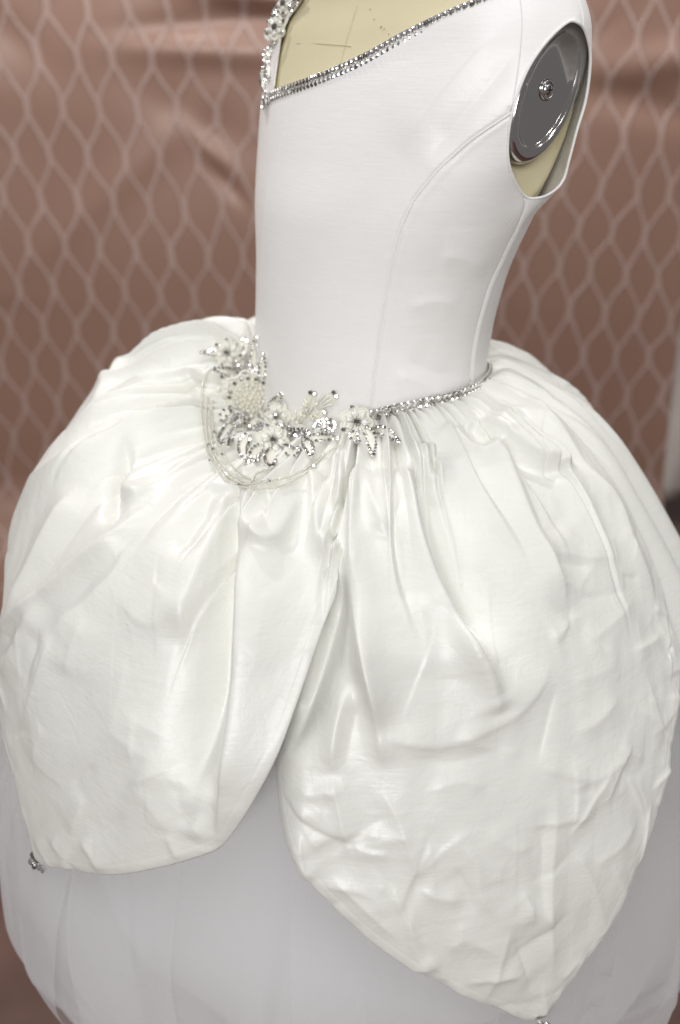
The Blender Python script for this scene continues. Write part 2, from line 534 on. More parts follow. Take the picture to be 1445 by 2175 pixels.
FB = [
 (-15, 18, 8, [(738, 1190), (720, 1290), (690, 1400), (650, 1520), (610, 1620)]),
 (12, 4, 26, [(756, 990), (746, 1120), (745, 1200), (751, 1300), (770, 1410), (790, 1500), (805, 1565)]),
 (5, 8, 9, [(781, 985), (785, 1052), (803, 1113), (815, 1160)]),
 (-4, 8, 8, [(765, 985), (766, 1060), (772, 1150)]),
 (-4, 7, 7, [(812, 975), (822, 1040), (835, 1110)]),
 (10, 14, 5, [(850, 985), (876, 1052), (891, 1128), (925, 1224), (955, 1290), (994, 1364), (1040, 1440), (1066, 1480)]),
 (-15, 6, 18, [(886, 985), (903, 1070), (922, 1150), (955, 1240), (1000, 1330), (1045, 1410)]),
 (8, 10, 8, [(915, 940), (905, 985), (915, 1012), (935, 1000), (940, 950)]),
 (7, 9, 7, [(960, 905), (985, 935), (1015, 962), (1048, 958), (1052, 935)]),
 (-6, 7, 7, [(1000, 905), (1025, 930), (1050, 945)]),
 (6, 16, 9, [(1052, 950), (1089, 1024), (1126, 1111), (1164, 1187), (1187, 1240), (1209, 1307)]),
 (-4, 6, 16, [(1075, 960), (1108, 1024), (1143, 1100), (1172, 1165)]),
 (9, 5, 22, [(1020, 890), (1089, 938), (1134, 970), (1179, 988), (1225, 990)]),
 (-6, 8, 8, [(1060, 938), (1110, 975), (1160, 1000), (1215, 1010)]),
 (-5, 12, 12, [(1090, 880), (1150, 930), (1210, 975), (1280, 1060)]),
 (6, 26, 12, [(1100, 860), (1165, 910), (1235, 995), (1295, 1075), (1330, 1164), (1372, 1254), (1410, 1380)]),
 (2, 5, 12, [(1160, 1176), (1202, 1177), (1251, 1187), (1300, 1185)]),
 (-3, 8, 8, [(1165, 1192), (1210, 1200), (1260, 1205)]),
 (2.5, 16, 20, [(1185, 1105), (1215, 1140), (1255, 1172), (1300, 1172)]),
 (-2, 7, 9, [(1215, 1275), (1277, 1266), (1350, 1252)]),
 (2.5, 10, 12, [(1350, 1262), (1315, 1307), (1270, 1349), (1235, 1370)]),
 (3, 6, 8, [(1164, 1362), (1194, 1345), (1213, 1310)]),
 (-1.5, 8, 8, [(1213, 1270), (1209, 1330), (1190, 1380)]),
 (4.5, 8, 40, [(798, 1545), (850, 1570), (940, 1580), (1020, 1552), (1095, 1512), (1144, 1455), (1172, 1380)]),
 (5, 12, 12, [(950, 1300), (1000, 1400), (1045, 1480), (1060, 1520)]),
 (4, 20, 20, [(880, 1250), (900, 1350), (900, 1450)]),
 (5, 6, 14, [(751, 1312), (760, 1405), (790, 1504), (806, 1580), (812, 1640)]),
 (5, 7, 7, [(748, 1445), (722, 1510), (709, 1580), (706, 1650)]),
 (-3, 7, 7, [(770, 1480), (745, 1560), (730, 1640)]),
 (4, 5, 8, [(704, 1640), (716, 1700), (730, 1764), (744, 1835)]),
 (2.5, 5, 6, [(798, 1660), (841, 1733), (868, 1800), (897, 1888)]),
 (3, 6, 6, [(885, 1885), (934, 1905), (995, 1908)]),
 (2.5, 6, 6, [(625, 1668), (660, 1688), (692, 1680), (716, 1700)]),
 (3.5, 6, 9, [(1181, 1640), (1176, 1795), (1169, 1919), (1172, 2020), (1178, 2105)]),
 (-3, 8, 6, [(1160, 1700), (1155, 1830), (1152, 1960)]),
 (3, 5, 7, [(1215, 1800), (1240, 1840), (1262, 1888), (1292, 2005)]),
 (3, 6, 7, [(608, 1795), (640, 1835), (674, 1870)]),
 (3, 7, 8, [(700, 1860), (767, 1919), (860, 2003)]),
 (3, 8, 8, [(884, 1900), (872, 1981), (895, 2040), (925, 2075)]),
 (3, 14, 12, [(935, 2015), (1002, 2000), (1080, 2035)]),
 (3, 12, 14, [(960, 1560), (1040, 1590), (1120, 1600)]),
 (-4, 14, 18, [(860, 1610), (950, 1620), (1040, 1600), (1120, 1570)]),
 (1.5, 10, 14, [(1210, 1450), (1270, 1430), (1330, 1400)]),
 (2.5, 8, 8, [(1215, 1560), (1270, 1530), (1320, 1470)]),
 (2.5, 8, 8, [(1190, 1680), (1270, 1650), (1340, 1600)]),
 (2, 7, 7, [(1250, 1840), (1310, 1800), (1360, 1730)]),
 (2, 6, 6, [(760, 1770), (830, 1780), (890, 1770)]),
 (2, 6, 6, [(900, 1690), (980, 1660), (1040, 1680)]),
 (2, 7, 6, [(1040, 1750), (1080, 1800), (1140, 1800)]),
 (2, 7, 6, [(1190, 2090), (1220, 2050), (1250, 2040)]),
 (3, 12, 12, [(640, 1700), (650, 1760), (690, 1820)]),
 (2, 6, 6, [(960, 1780), (1010, 1830), (1020, 1900), (1060, 1950)]),
 (2, 8, 8, [(830, 1870), (800, 1900), (820, 1950)]),
 (2.5, 10, 10, [(1030, 2090), (1090, 2070), (1140, 2090)]),
]
FT = [
 (2.2, 16, 18, [(1090, 40), (1000, 130), (910, 240), (840, 330)]),
 (-2.0, 14, 14, [(1110, 90), (1040, 180), (960, 270), (900, 350)]),
 (1.2, 10, 10, [(930, 545), (980, 548), (1040, 575)]),
 (1.6, 12, 14, [(830, 790), (900, 815), (970, 855)]),
 (-1.4, 10, 12, [(850, 760), (920, 790), (985, 800)]),
 (1.0, 9, 9, [(860, 660), (920, 640), (985, 650)]),
]
ST_A = strokes3d(pick_skirt, FA)
ST_B = strokes3d(pick_skirt, FB)
ST_T = strokes3d(pick_torso, [(a_ * 1.6, b_ * .8, c_ * .8, d_) for a_, b_, c_, d_ in FT])

# gathers along the waist seam (whole way round) and looser folds at the back
_gk = np.cumsum(rng.uniform(.45, 1.6, 120)); _gk = _gk / _gk[-1] * 2 * np.pi - np.pi
_gl = rng.uniform(.06, .26, 120); _ga = rng.uniform(.45, 1.25, 120)
def gathers(t, s):
    idx = np.clip(np.searchsorted(_gk, t), 0, 119)
    lo = np.where(idx > 0, _gk[idx - 1], -np.pi); hi = _gk[idx]
    u = np.clip((t - lo) / (hi - lo + 1e-9), 0, 1)
    bump = np.abs(np.sin(np.pi * u)) ** .5 - .78
    L = np.interp(t, _gk, _gl)
    amp = np.interp(t, _gk, _ga)
    return (.0105 + .003 * wd(t, rad(-95), rad(45))) * amp * bump * sstep(s, .0, .016) * (1 - sstep(s, .25 * L, 1.25 * L))
_pk = np.cumsum(rng.uniform(.5, 1.6, 46)); _pk = _pk / _pk[-1] * 2 * np.pi - np.pi
_pl = rng.uniform(.13, .46, 46); _pa = rng.uniform(.35, 1.2, 46); _pd = rng.choice([0, 1], 46)
def pleats(t, s):
    """longer, one-sided folds that run on below the gathers"""
    tw = t + .05 * np.sin(9 * s + 5 * t) * sstep(s, .05, .3)
    tw = (tw + np.pi) % (2 * np.pi) - np.pi
    idx = np.clip(np.searchsorted(_pk, tw), 0, 45)
    lo = np.where(idx > 0, _pk[idx - 1], -np.pi); hi = _pk[idx]
    u = np.clip((tw - lo) / (hi - lo + 1e-9), 0, 1)
    u = np.where(_pd[idx] == 1, u, 1 - u)
    saw = np.where(u < .86, (u / .86) ** 1.5, sstep(1 - u, 0, .14))
    L = np.interp(tw, _pk, _pl)
    return .0145 * np.interp(tw, _pk, _pa) * (saw - .45) * sstep(s, .01, .06) * (1 - sstep(s, .35 * L, L))
_bk = rng.uniform(0, 6.28, 8)
def backfolds(t, s):
    m = sstep(np.abs((t - rad(2) + np.pi) % (2 * np.pi) - np.pi), rad(70), rad(100))
    f = .006 * np.sin(11 * t + _bk[0] + 1.2 * np.sin(2 * t)) + .004 * np.sin(19 * t + _bk[1] + 1.5 * np.sin(3 * t + s * 3))
    return m * f * sstep(s, .02, .12) * (1 - .5 * sstep(s, .5, .9))
def softfolds(t, s):
    return .3 * (.0022 * np.sin(23 * t + 4 * s + _bk[2]) * np.sin(9 * s + 3 * t + _bk[3]) + .0016 * np.sin(31 * t - 13 * s + _bk[4]) * np.sin(21 * s + 8 * t)) * sstep(s, .15, .35)

# ------------------------------------------------------------------ setting: floor, curtain backdrop, things beside it
floor = ob('floor', mesh_np('floor', [(-4, -3, -.006), (4, -3, -.006), (4, 5, -.006), (-4, 5, -.006)], [(0, 1, 2, 3)], FLOOR_M, False))
floor['kind'] = 'structure'

def build_curtain():
    nu, nv = 340, 420
    YC, RB = 1.50, .25
    top = 2.6
    Lv = top - RB; Lc = RB * math.pi / 2; Lf = .35
    tot = Lv + Lc + Lf
    a, d = np.meshgrid(np.linspace(0, 1, nu), np.linspace(0, tot, nv), indexing='ij')
    # right edge slants inwards on its way down
    xr = np.interp(d, [0, 1.0, 1.55, 1.95, 2.5, tot], [1.5, 1.16, .94, .87, .90, 1.0])
    x = -2.3 + a * (xr + 2.3)
    ang = np.clip((d - Lv) / Lc, 0, 1) * math.pi / 2
    y = np.where(d < Lv, YC, np.where(d < Lv + Lc, YC - RB * (1 - np.cos(ang)), YC - RB - (d - Lv - Lc)))
    z = np.where(d < Lv, top - d, np.where(d < Lv + Lc, RB - RB * np.sin(ang), 0))
    # normal offset: soft hanging folds and pulled wrinkles
    w = .009 * np.sin(5.1 * x + .5 * np.sin(2.1 * d) + 1.0) + .005 * np.sin(11 * x + .8 * d)
    w += .002 * np.sin(13 * d + 2.3 * x + 1.2 * np.sin(3 * x)) * (.5 + .5 * np.sin(3.1 * x + 2.0 * d))
    for k in range(16):
        cx, cd = rng.uniform(-1.4, 1.1), rng.uniform(.8, 2.3)
        an = rng.uniform(-.7, .7); ll = rng.uniform(.14, .38); ww = rng.uniform(.02, .05)
        u_ = (x - cx) * math.cos(an) + (d - cd) * math.sin(an); v_ = -(x - cx) * math.sin(an) + (d - cd) * math.cos(an)
        w += rng.choice([-1, 1]) * rng.uniform(.002, .005) * np.exp(-(u_ / ll) ** 2 - (v_ / ww) ** 2)
    # the creases pulled together near the dress shoulder and to its left
    for (cx, cz, an, ll, ww, A) in [(-.32, 1.31, .05, .19, .03, .010), (-.29, 1.375, -.1, .22, .03, -.009), (-.18, 1.415, .12, .19, .022, .014), (-.34, 1.08, .9, .07, .022, .010), (-.32, 1.04, .9, .07, .02, -.010),
                                     (.85, 1.31, -.15, .25, .04, .016), (.69, 1.2, .2, .27, .04, -.011)]:
        cd = top - cz
        u_ = (x - cx) * math.cos(an) + (d - cd) * math.sin(an); v_ = -(x - cx) * math.sin(an) + (d - cd) * math.cos(an)
        w += A * np.exp(-(u_ / ll) ** 2 - (v_ / ww) ** 2)
    w = w * np.where(d > Lv + Lc, .35, 1.0)
    nz = np.where(d < Lv, 0, np.where(d < Lv + Lc, np.sin(ang), 1.0)); ny = -np.where(d < Lv, 1., np.where(d < Lv + Lc, np.cos(ang), 0))
    P = np.stack([x, y + ny * w, z + nz * (w + .012)], -1)
    me = mesh_np('curtain_cloth', P, grid_faces(nu, nv, flip=True), CURTAIN)
    # cloth coordinates in metres; the pattern hangs a little askew
    sk = rad(2.6)
    U = x * math.cos(sk) + (top - d) * math.sin(sk) * .55
    Vv = (top - d) * math.cos(sk) + x * math.sin(sk) * 1.1
    uvl = me.uv_layers.new(name='cloth')
    li = np.zeros(len(me.loops), dtype=np.int32); me.loops.foreach_get('vertex_index', li)
    uv = np.stack([(U + .012).ravel()[li], (Vv + .03).ravel()[li]], -1)
    uvl.data.foreach_set('uv', uv.astype(np.float32).ravel())
    o = ob('backdrop_curtain', me)
    o['label'] = 'rose brown satin curtain with woven wavy net pattern hanging behind the white dress'
    o['category'] = 'curtain'
    return o
build_curtain()

def build_side_things():
    # pale cloth hanging at the right margin
    nu, nv = 40, 60
    u, v = np.meshgrid(np.linspace(0, 1, nu), np.linspace(0, 1, nv), indexing='ij')
    x = .80 + u * 1.2; z = .10 + v * 2.4
    y = 1.66 + .02 * np.sin(24 * x + 1.5 * v) + .01 * np.sin(51 * x)
    P = np.stack([x, y, z], -1)
    o = ob('hanging_cloth', mesh_np('hanging_cloth', P, grid_faces(nu, nv, flip=True), BEIGE_M))
    md = o.modifiers.new('thickness', 'SOLIDIFY'); md.thickness = .004
    o['label'] = 'blurred pale beige cloth hanging past the right edge of the patterned curtain'
    o['category'] = 'cloth'
    # dark bundle under it
    nu, nv = 40, 24
    u, v = np.meshgrid(np.linspace(0, 2 * np.pi, nu, endpoint=False), np.linspace(-np.pi / 2, np.pi / 2, nv), indexing='ij')
    sx = np.sign(np.cos(u)) * np.abs(np.cos(u)) ** .45; sy = np.sign(np.sin(u)) * np.abs(np.sin(u)) ** .45
    cv = np.abs(np.cos(v)) ** .4; sv = np.sign(np.sin(v)) * np.abs(np.sin(v)) ** .45
    k = 1 + .03 * np.sin(5 * u + 3 * v) + .02 * np.sin(11 * u)
    P = np.stack([1.32 + .38 * sx * cv * k, 1.25 + .22 * sy * cv * k, .215 + .20 * sv], -1)
    o = ob('cloth_bundle', mesh_np('cloth_bundle', P, grid_faces(nu, nv, True), MATS['navy_cloth']))
    o['label'] = 'dark navy cloth bundle below the pale cloth at the right margin'
    o['category'] = 'bundle'
build_side_things()

# ------------------------------------------------------------------ dress form
form = empty('dress_form')
form['label'] = 'cream canvas dress form with a chrome arm plate wearing the white dress'
form['category'] = 'dress form'
dress = empty('dress')
dress['label'] = 'white silk gown with beaded waist, rhinestone neckline and tulip overskirt on the form'
dress['category'] = 'dress'

WPL = .148        # arm stumps are cut flat at this distance from the middle
nu, nz_ = 260, 200
t, z = np.meshgrid(np.linspace(-np.pi, np.pi, nu, endpoint=False), np.linspace(.93, 1.495, nz_), indexing='ij')
P = torso(t, z, -.004)
ax = np.stack([pchip(z[0], ZK, CK)[:, None] * FD[None, :]], 0)[0]
rel = P - ax[None, :, :] * np.array([1, 1, 0])
lco = rel @ LD
over = np.clip(np.abs(lco) - (WPL - .004), 0, None)
P = P - (np.sign(lco) * over)[..., None] * LD
V = P.reshape(-1, 3)
Fq = [tuple(f) for f in grid_faces(nu, nz_, True)]
Fq.append(tuple(i * nz_ for i in range(nu))); Fq.append(tuple(i * nz_ + nz_ - 1 for i in range(nu))[::-1])
ob('torso', mesh_np('torso', V, Fq, CANVAS), form)
pv, pf = tube([(0, 0, .02), (0, 0, .5), (0, 0, .935)], .014, 16)
ob('stand_pole', mesh_np('stand_pole', pv, pf, MATS['stand_steel']), form)
mb = MB()
for k in range(4):
    a = k * math.pi / 2 + .4
    v_, f_ = tube(catmull([(0, 0, .10), (.1 * math.cos(a), .1 * math.sin(a), .08), (.24 * math.cos(a), .24 * math.sin(a), .012)], 6), .011, 8); mb.add(v_, f_)
ob('stand_base', mb.mesh('stand_base', MATS['stand_steel']), form)

def plane_hit(x, y, l):
    d = ray(x, y)
    k = (l - (CAM @ LD)) / (d @ LD)
    return CAM + d * k
# chrome plate: oval read from its outline, standing on the flat cut
OUT = [(1200, 40), (1222, 62), (1235, 102), (1228, 172), (1197, 252), (1160, 308), (1129, 336), (1092, 330), (1077, 308), (1086, 231), (1111, 154), (1160, 80)]
pl = np.array([plane_hit(x, y, WPL + .004) for x, y in OUT])
pc = (pl.max(0) + pl.min(0)) / 2
e1 = -FD; e2 = np.array([0, 0, 1.])
q2 = np.stack([(pl - pc) @ e1, (pl - pc) @ e2], -1)
cv = np.cov(q2.T); ev, evec = np.linalg.eigh(cv)
a1 = evec[:, 1] * np.sign(evec[1, 1]); ha, hb = math.sqrt(2 * ev[1]), math.sqrt(2 * ev[0])
U1 = a1[0] * e1 + a1[1] * e2; U2 = np.cross(LD, U1)
print('plate centre', pc, 'axes', ha, hb)
prof = [(1.02, -.006), (1.03, 0), (1.0, .0035), (.965, .0055), (.92, .0062), (.86, .0058), (.80, .0050), (.775, .0036), (.74, .0030), (.6, .0024), (.45, .0019), (.3, .0016), (.16, .0014), (.10, .0013), (.001, .0013)]
na = 72
an = np.linspace(0, 2 * np.pi, na, endpoint=False)
Pp = np.array([[pc + U1 * ha * r * math.cos(b) + U2 * hb * r * math.sin(b) + LD * h for (r, h) in prof] for b in an])
plate = ob('arm_plate', mesh_np('arm_plate', Pp, grid_faces(na, len(prof), True, True), MATS['chrome']), form)
def disc_lathe(prof, n, c, A, B, Nn, mat, name, parent):
    an = np.linspace(0, 2 * np.pi, n, endpoint=False)
    P = np.array([[c + A * r * math.cos(b) + B * r * math.sin(b) + Nn * h for (r, h) in prof] for b in an])
    return ob(name, mesh_np(name, P, grid_faces(n, len(prof), True, True), mat), parent)
R0 = ha * .135
sc_c = pc + LD * .0012 - e2 * .0
disc_lathe([(R0, 0), (R0 * 1.0, .0012), (R0 * .9, .0022), (R0 * .72, .0022), (R0 * .66, .0012), (R0 * .62, .0022), (R0 * .4, .0032), (.0001, .0034)], 32, sc_c, U1, U2, LD, MATS['steel_screw'], 'screw', plate)
mb = MB()
for ang_ in (.6, .6 + math.pi / 2):
    A_ = U1 * math.cos(ang_) + U2 * math.sin(ang_); B_ = np.cross(LD, A_)
    c0 = sc_c + LD * .0031
    w1, w2 = R0 * .36, R0 * .09
    vv = [c0 + A_ * sx * w1 + B_ * sy * w2 + LD * sz * .0006 for sx in (-1, 1) for sy in (-1, 1) for sz in (-1, 1)]
    mb.add(vv, [(0, 1, 3, 2), (4, 6, 7, 5), (0, 4, 5, 1), (2, 3, 7, 6), (0, 2, 6, 4), (1, 5, 7, 3)])
ob('screw_slot', mb.mesh('screw_slot', MATS['dark_slot'], False), plate)

# pencil and pin marks on the canvas
def torso_pt(x, y, off=-.0035):
    t_, z_, n_ = pick_torso(x, y)
    return torso(np.array([t_]), np.array([z_]), off)[0]
for pts in ([(752, 10), (740, 50), (728, 90), (712, 150)], [(620, 92), (680, 93), (740, 98)]):
    v_, f_ = tube(catmull([torso_pt(*p) for p in pts], 6), .00022, 4)
    ob('pencil_line', mesh_np('pencil_line', v_, f_, simple('faint_pencil', (.66, .60, .41), .8)), form)
mk = MB()
for x, y, r in [(781, 19, .0004), (790, 40, .0004), (806, 57, .0006), (813, 61, .0004), (823, 72, .0004)]:
    c0 = torso_pt(x, y)
    v_, f_ = tube([c0 - np.array([r, 0, r]), c0 + np.array([r, 0, r])], r * .5, 5); mk.add(v_, f_)
ob('ink_speck', mk.mesh('ink_speck', MATS['pencil']), form)['kind'] = 'stuff'

# ------------------------------------------------------------------ bodice
# armhole edge: front half lies on the bust surface, back half on a plane behind the plate
front_px = [(1205, 48), (1160, 90), (1120, 150), (1092, 225), (1079, 300), (1085, 362), (1115, 416)]
fr = [torso_pt(x, y, .0) for x, y in front_px]
back_px = [(1150, 419), (1180, 403), (1198, 380), (1208, 345), (1225, 280), (1243, 220), (1252, 165), (1254, 110), (1243, 66), (1228, 48)]
lz = np.array([[p[2], p @ LD] for p in fr])
print('front armhole L', lz.round(4).tolist())
co = np.polyfit(lz[:, 0], lz[:, 1], 1)
bk = []
for x, y in back_px:
    p = plane_hit(x, y, .15)
    for _ in range(6):
        p = plane_hit(x, y, co[0] * p[2] + co[1] + .004)
    bk.append(p)
hole3 = catmull(np.array(fr + bk), 8, closed=True)
cfz = pchip(hole3[:, 2], ZK, CK)
hrel = hole3 - cfz[:, None] * FD
hole_t = np.arctan2(hrel[:, 0], -hrel[:, 1])
hole2 = np.stack([hole_t * .13, hole3[:, 2]], -1)
print('hole theta deg', np.degrees(hole_t[::12]).round(0).tolist())

nk_l = [(640, 0), (612, 40), (596, 90), (589, 140), (584, 180)]
nk_r = [(578, 199), (620, 180), (700, 150), (780, 113), (860, 68), (930, 33), (1000, 3)]
nl = [pick_torso(x, y)[:2] for x, y in nk_l]; nr = [pick_torso(x, y)[:2] for x, y in nk_r]
print('neck', [(round(math.degrees(a - TCF)), round(b, 3)) for a, b in nl + nr])
neck2 = np.array([(a * .13, b) for a, b in nl + nr])
neck_poly = np.vstack([[neck2[0][0] + .01, 1.42], neck2[0] + [.004, .02], neck2, neck2[-1] + (neck2[-1] - neck2[-2]) * 1.2, [neck2[-1][0] + .02, 1.42]])

def inside(poly, q):
    x, y = q[..., 0], q[..., 1]
    r = np.zeros(x.shape, bool)
    for i in range(len(poly)):
        x1, y1 = poly[i - 1]; x2, y2 = poly[i]
        c = ((y1 > y) != (y2 > y)) & (x < (x2 - x1) * (y - y1) / (y2 - y1 + 1e-15) + x1)
        r ^= c
    return r
def nearest(poly, q, closed=True):
    best = np.full(q.shape[:-1], 1e9); pt = np.zeros_like(q); idx = np.zeros(q.shape[:-1])
    for i in range(0 if closed else 1, len(poly)):
        a, b = poly[i - 1], poly[i]
        ab = b - a
        u = np.clip(((q - a) @ ab) / (ab @ ab + 1e-15), 0, 1)
        p = a + u[..., None] * ab
        d = np.sum((q - p) ** 2, -1)
        m = d < best
        best[m] = d[m]; pt[m] = p[m]; idx[m] = (i - 1 + u[m]) % len(poly)
    return np.sqrt(best), pt, idx

seam_px = [(1086, 240), (1000, 298), (930, 362), (880, 425), (850, 490), (828, 590), (812, 680), (798, 780), (783, 900)]
side_px = [(1116, 420), (1095, 490), (1062, 560), (1036, 620), (1016, 690), (1003, 760), (1000, 810)]
s1 = sorted([pick_torso(x, y)[:2][::-1] for x, y in seam_px]); s2 = sorted([pick_torso(x, y)[:2][::-1] for x, y in side_px])
s1z, s1t = np.array(s1).T; s2z, s2t = np.array(s2).T
def seam1(zz): return np.interp(zz, s1z, s1t)
def seam2(zz): return np.interp(zz, s2z, s2t)
left_t = TCF - rad(24)
n_z = 250
cols = [(-np.pi, None, 90), ('L', None, 70), ('S1', None, 130), ('S2', None, 110)]
def bodice_panel(lo, hi, n):
    u = np.linspace(0, 1, n)[:, None]; v = np.linspace(0, 1, n_z)[None, :]
    zz = .93 + v * (1.345 - .93) + 0 * u
    th = lo(zz) * (1 - u) + hi(zz) * u
    zb = waist_z(th) - .004
    zz = zb + v * (1.345 - zb)
    for _ in range(3):
        th = lo(zz) * (1 - u) + hi(zz) * u
    P = torso(th, zz, .0)
    d = apply_strokes(P, ST_T)
    # seams sit in a shallow groove
    for sm, zmax in ((seam1, s1z[-1] + .003), (seam2, s2z[-1] + .003)):
        dist = (th - sm(zz)) * .12
        d = d - .0013 * np.exp(-(dist / .0016) ** 2) * (zz < zmax) + .0004 * np.exp(-((dist - .004) / .003) ** 2) * (zz < zmax)
    N = normals_grid(P)
    N = N * np.sign(np.sum(N * P * np.array([1, 1, 0]), -1).mean())
    P = P + N * (d + .0005)[..., None]
    q = np.stack([th * .13, zz], -1)
    ins = inside(hole2, q); dh, ph, ih = nearest(hole2, q)
    i0 = np.floor(ih).astype(int) % len(hole3); i1 = (i0 + 1) % len(hole3); fr_ = (ih - np.floor(ih))[..., None]
    tgt = hole3[i0] * (1 - fr_) + hole3[i1] * fr_
    t2 = torso(ph[..., 0] / .13, ph[..., 1], .0005)
    k = np.exp(-(dh / .018) ** 2)[..., None]
    P = P + (tgt - t2) * k
    nin = inside(neck_poly, q); dn, pn, _ = nearest(neck_poly, q)
    bad = ins | nin
    keep = ~(bad[:-1, :-1] & bad[1:, :-1] & bad[1:, 1:] & bad[:-1, 1:])
    P = np.where(ins[..., None], tgt, P)
    P = np.where((nin & ~ins)[..., None], torso(pn[..., 0] / .13, pn[..., 1], .0008), P)
    Fq = grid_faces(n, n_z).reshape(n - 1, n_z - 1, 4)[keep]
    return P, Fq, th, zz
panels = [
    ('back_panel', seam2, lambda zz: np.full_like(zz, np.pi), 150),
    ('side_panel', seam1, seam2, 150),
    ('front_panel', lambda zz: np.full_like(zz, left_t), seam1, 240),
    ('side_panel', lambda zz: np.full_like(zz, -np.pi), lambda zz: np.full_like(zz, left_t), 120),
]
bod_V, bod_F, nb = [], [], 0
for nm, lo, hi, n in panels:
    P, Fq, th, zz = bodice_panel(lo, hi, n)
    me = mesh_np(nm, P, Fq, SILK_B)
    o = ob(nm, me, dress)
    md = o.modifiers.new('cloth_thickness', 'SOLIDIFY'); md.thickness = .0012; md.offset = -1
    bod_V.append(P.reshape(-1, 3)); bod_F.append(Fq + nb); nb += P.shape[0] * P.shape[1]
BV = np.vstack(bod_V); BF = np.vstack(bod_F)
bvh_bod = BVHTree.FromPolygons(BV.tolist(), BF.tolist())

# piped edges: armhole, seams
v_, f_ = tube(hole3, .0011, 6, True)
ob('armhole_edge', mesh_np('armhole_edge', v_, f_, SILK_B), dress)
for sm, z0, z1 in ((seam1, s1z[0] + .003, s1z[-1]), (seam2, s2z[0], s2z[-1]), (lambda q: np.full_like(q, left_t), .985, 1.225)):
    zz = np.linspace(z0, z1, 60)
    Q = torso(sm(zz), zz, -.0002)
    v_, f_ = tube(Q, .00075, 6)
    ob('seam', mesh_np('seam', v_, f_, SILK_B), dress)

# ------------------------------------------------------------------ skirt
def hem_from_px(pts):
    a = np.array([pick_skirt(x, y)[:2] for x, y in pts])
    return a
def relax(T, eu, ev, iters, kt, Nn, inner, bend, seed, pin):
    """settle a grid of cloth: rest lengths of T grown by (1+eu), (1+ev), so that the extra cloth buckles into creases"""
    T = T.astype(np.float32); Nn = Nn.astype(np.float32)
    X = T.copy()
    r_ = np.random.default_rng(seed)
    n, m = T.shape[:2]
    nz = r_.normal(0, 1, (n, m)).astype(np.float32)
    for _ in range(3):
        nz[1:-1, 1:-1] = (nz[1:-1, 1:-1] + nz[:-2, 1:-1] + nz[2:, 1:-1] + nz[1:-1, :-2] + nz[1:-1, 2:]) / 5
    X += Nn * (nz * .0018 * (1 - pin))[..., None]
    ks = []
    def con(di, dj, stiff, eps):
        A_ = np.s_[max(0, -di):n - max(0, di), max(0, -dj):m - max(0, dj)]
        a = T[max(0, -di):n - max(0, di), max(0, -dj):m - max(0, dj)]
        b = T[max(0, di):n + min(0, di), max(0, dj):m + min(0, dj)]
        L = np.linalg.norm(b - a, axis=-1) * (1 + eps[max(0, -di):n - max(0, di), max(0, -dj):m - max(0, dj)])
        ks.append((di, dj, stiff, L.astype(np.float32)))
    ee = (eu + ev) * .5
    con(1, 0, .9, eu); con(0, 1, .9, ev); con(1, 1, .35, ee); con(1, -1, .35, ee)
    con(2, 0, bend, eu * .5); con(0, 2, bend, ev * .5)
    w = (1 - pin).astype(np.float32)
    base = T - Nn * inner
    for it in range(iters):
        X += (T - X) * (kt * w)[..., None]
        for di, dj, st, L in ks:
            step = max(abs(di), abs(dj))
            for par in range(2):
                ii0 = max(0, -di); jj0 = max(0, -dj)
                ni, nj = L.shape
                if di != 0:
                    sel = np.where((np.arange(ni) // step) % 2 == par)[0]
                    ia = (sel + ii0)[:, None]; ja = (np.arange(nj) + jj0)[None, :]
                    Ls = L[sel]
                else:
                    sel = np.where((np.arange(nj) // step) % 2 == par)[0]
                    ia = (np.arange(ni) + ii0)[:, None]; ja = (sel + jj0)[None, :]
                    Ls = L[:, sel]
                a = X[ia, ja]; b = X[ia + di, ja + dj]
                wa = w[ia, ja]; wb = w[ia + di, ja + dj]
                d = b - a
                l = np.sqrt(np.einsum('ijk,ijk->ij', d, d)) + 1e-9
                cr = st * (l - Ls) / l / (wa + wb + 1e-6)
                X[ia, ja] = a + d * (cr * wa)[..., None]
                X[ia + di, ja + dj] = b - d * (cr * wb)[..., None]
        pen = np.einsum('ijk,ijk->ij', base - X, Nn)
        X += Nn * np.clip(pen, 0, None)[..., None]
    return X
def resize(D, n, m):
    """bicubic-ish enlargement of a grid field"""
    n0, m0 = D.shape[:2]
    def ax_(D, k, axis):
        k0 = D.shape[axis]
        x = np.linspace(0, k0 - 1, k); i = np.clip(np.floor(x).astype(int), 0, k0 - 2); t = (x - i)
        g = lambda j: np.take(D, np.clip(j, 0, k0 - 1), axis)
        sh = [1] * D.ndim; sh[axis] = k; t = t.reshape(sh)
        p0, p1, p2, p3 = g(i - 1), g(i), g(i + 1), g(i + 2)
        return .5 * (2 * p1 + (p2 - p0) * t + (2 * p0 - 5 * p1 + 4 * p2 - p3) * t ** 2 + (3 * p1 - p0 - 3 * p2 + p3) * t ** 3)
    return ax_(ax_(D, n, 0), m, 1)
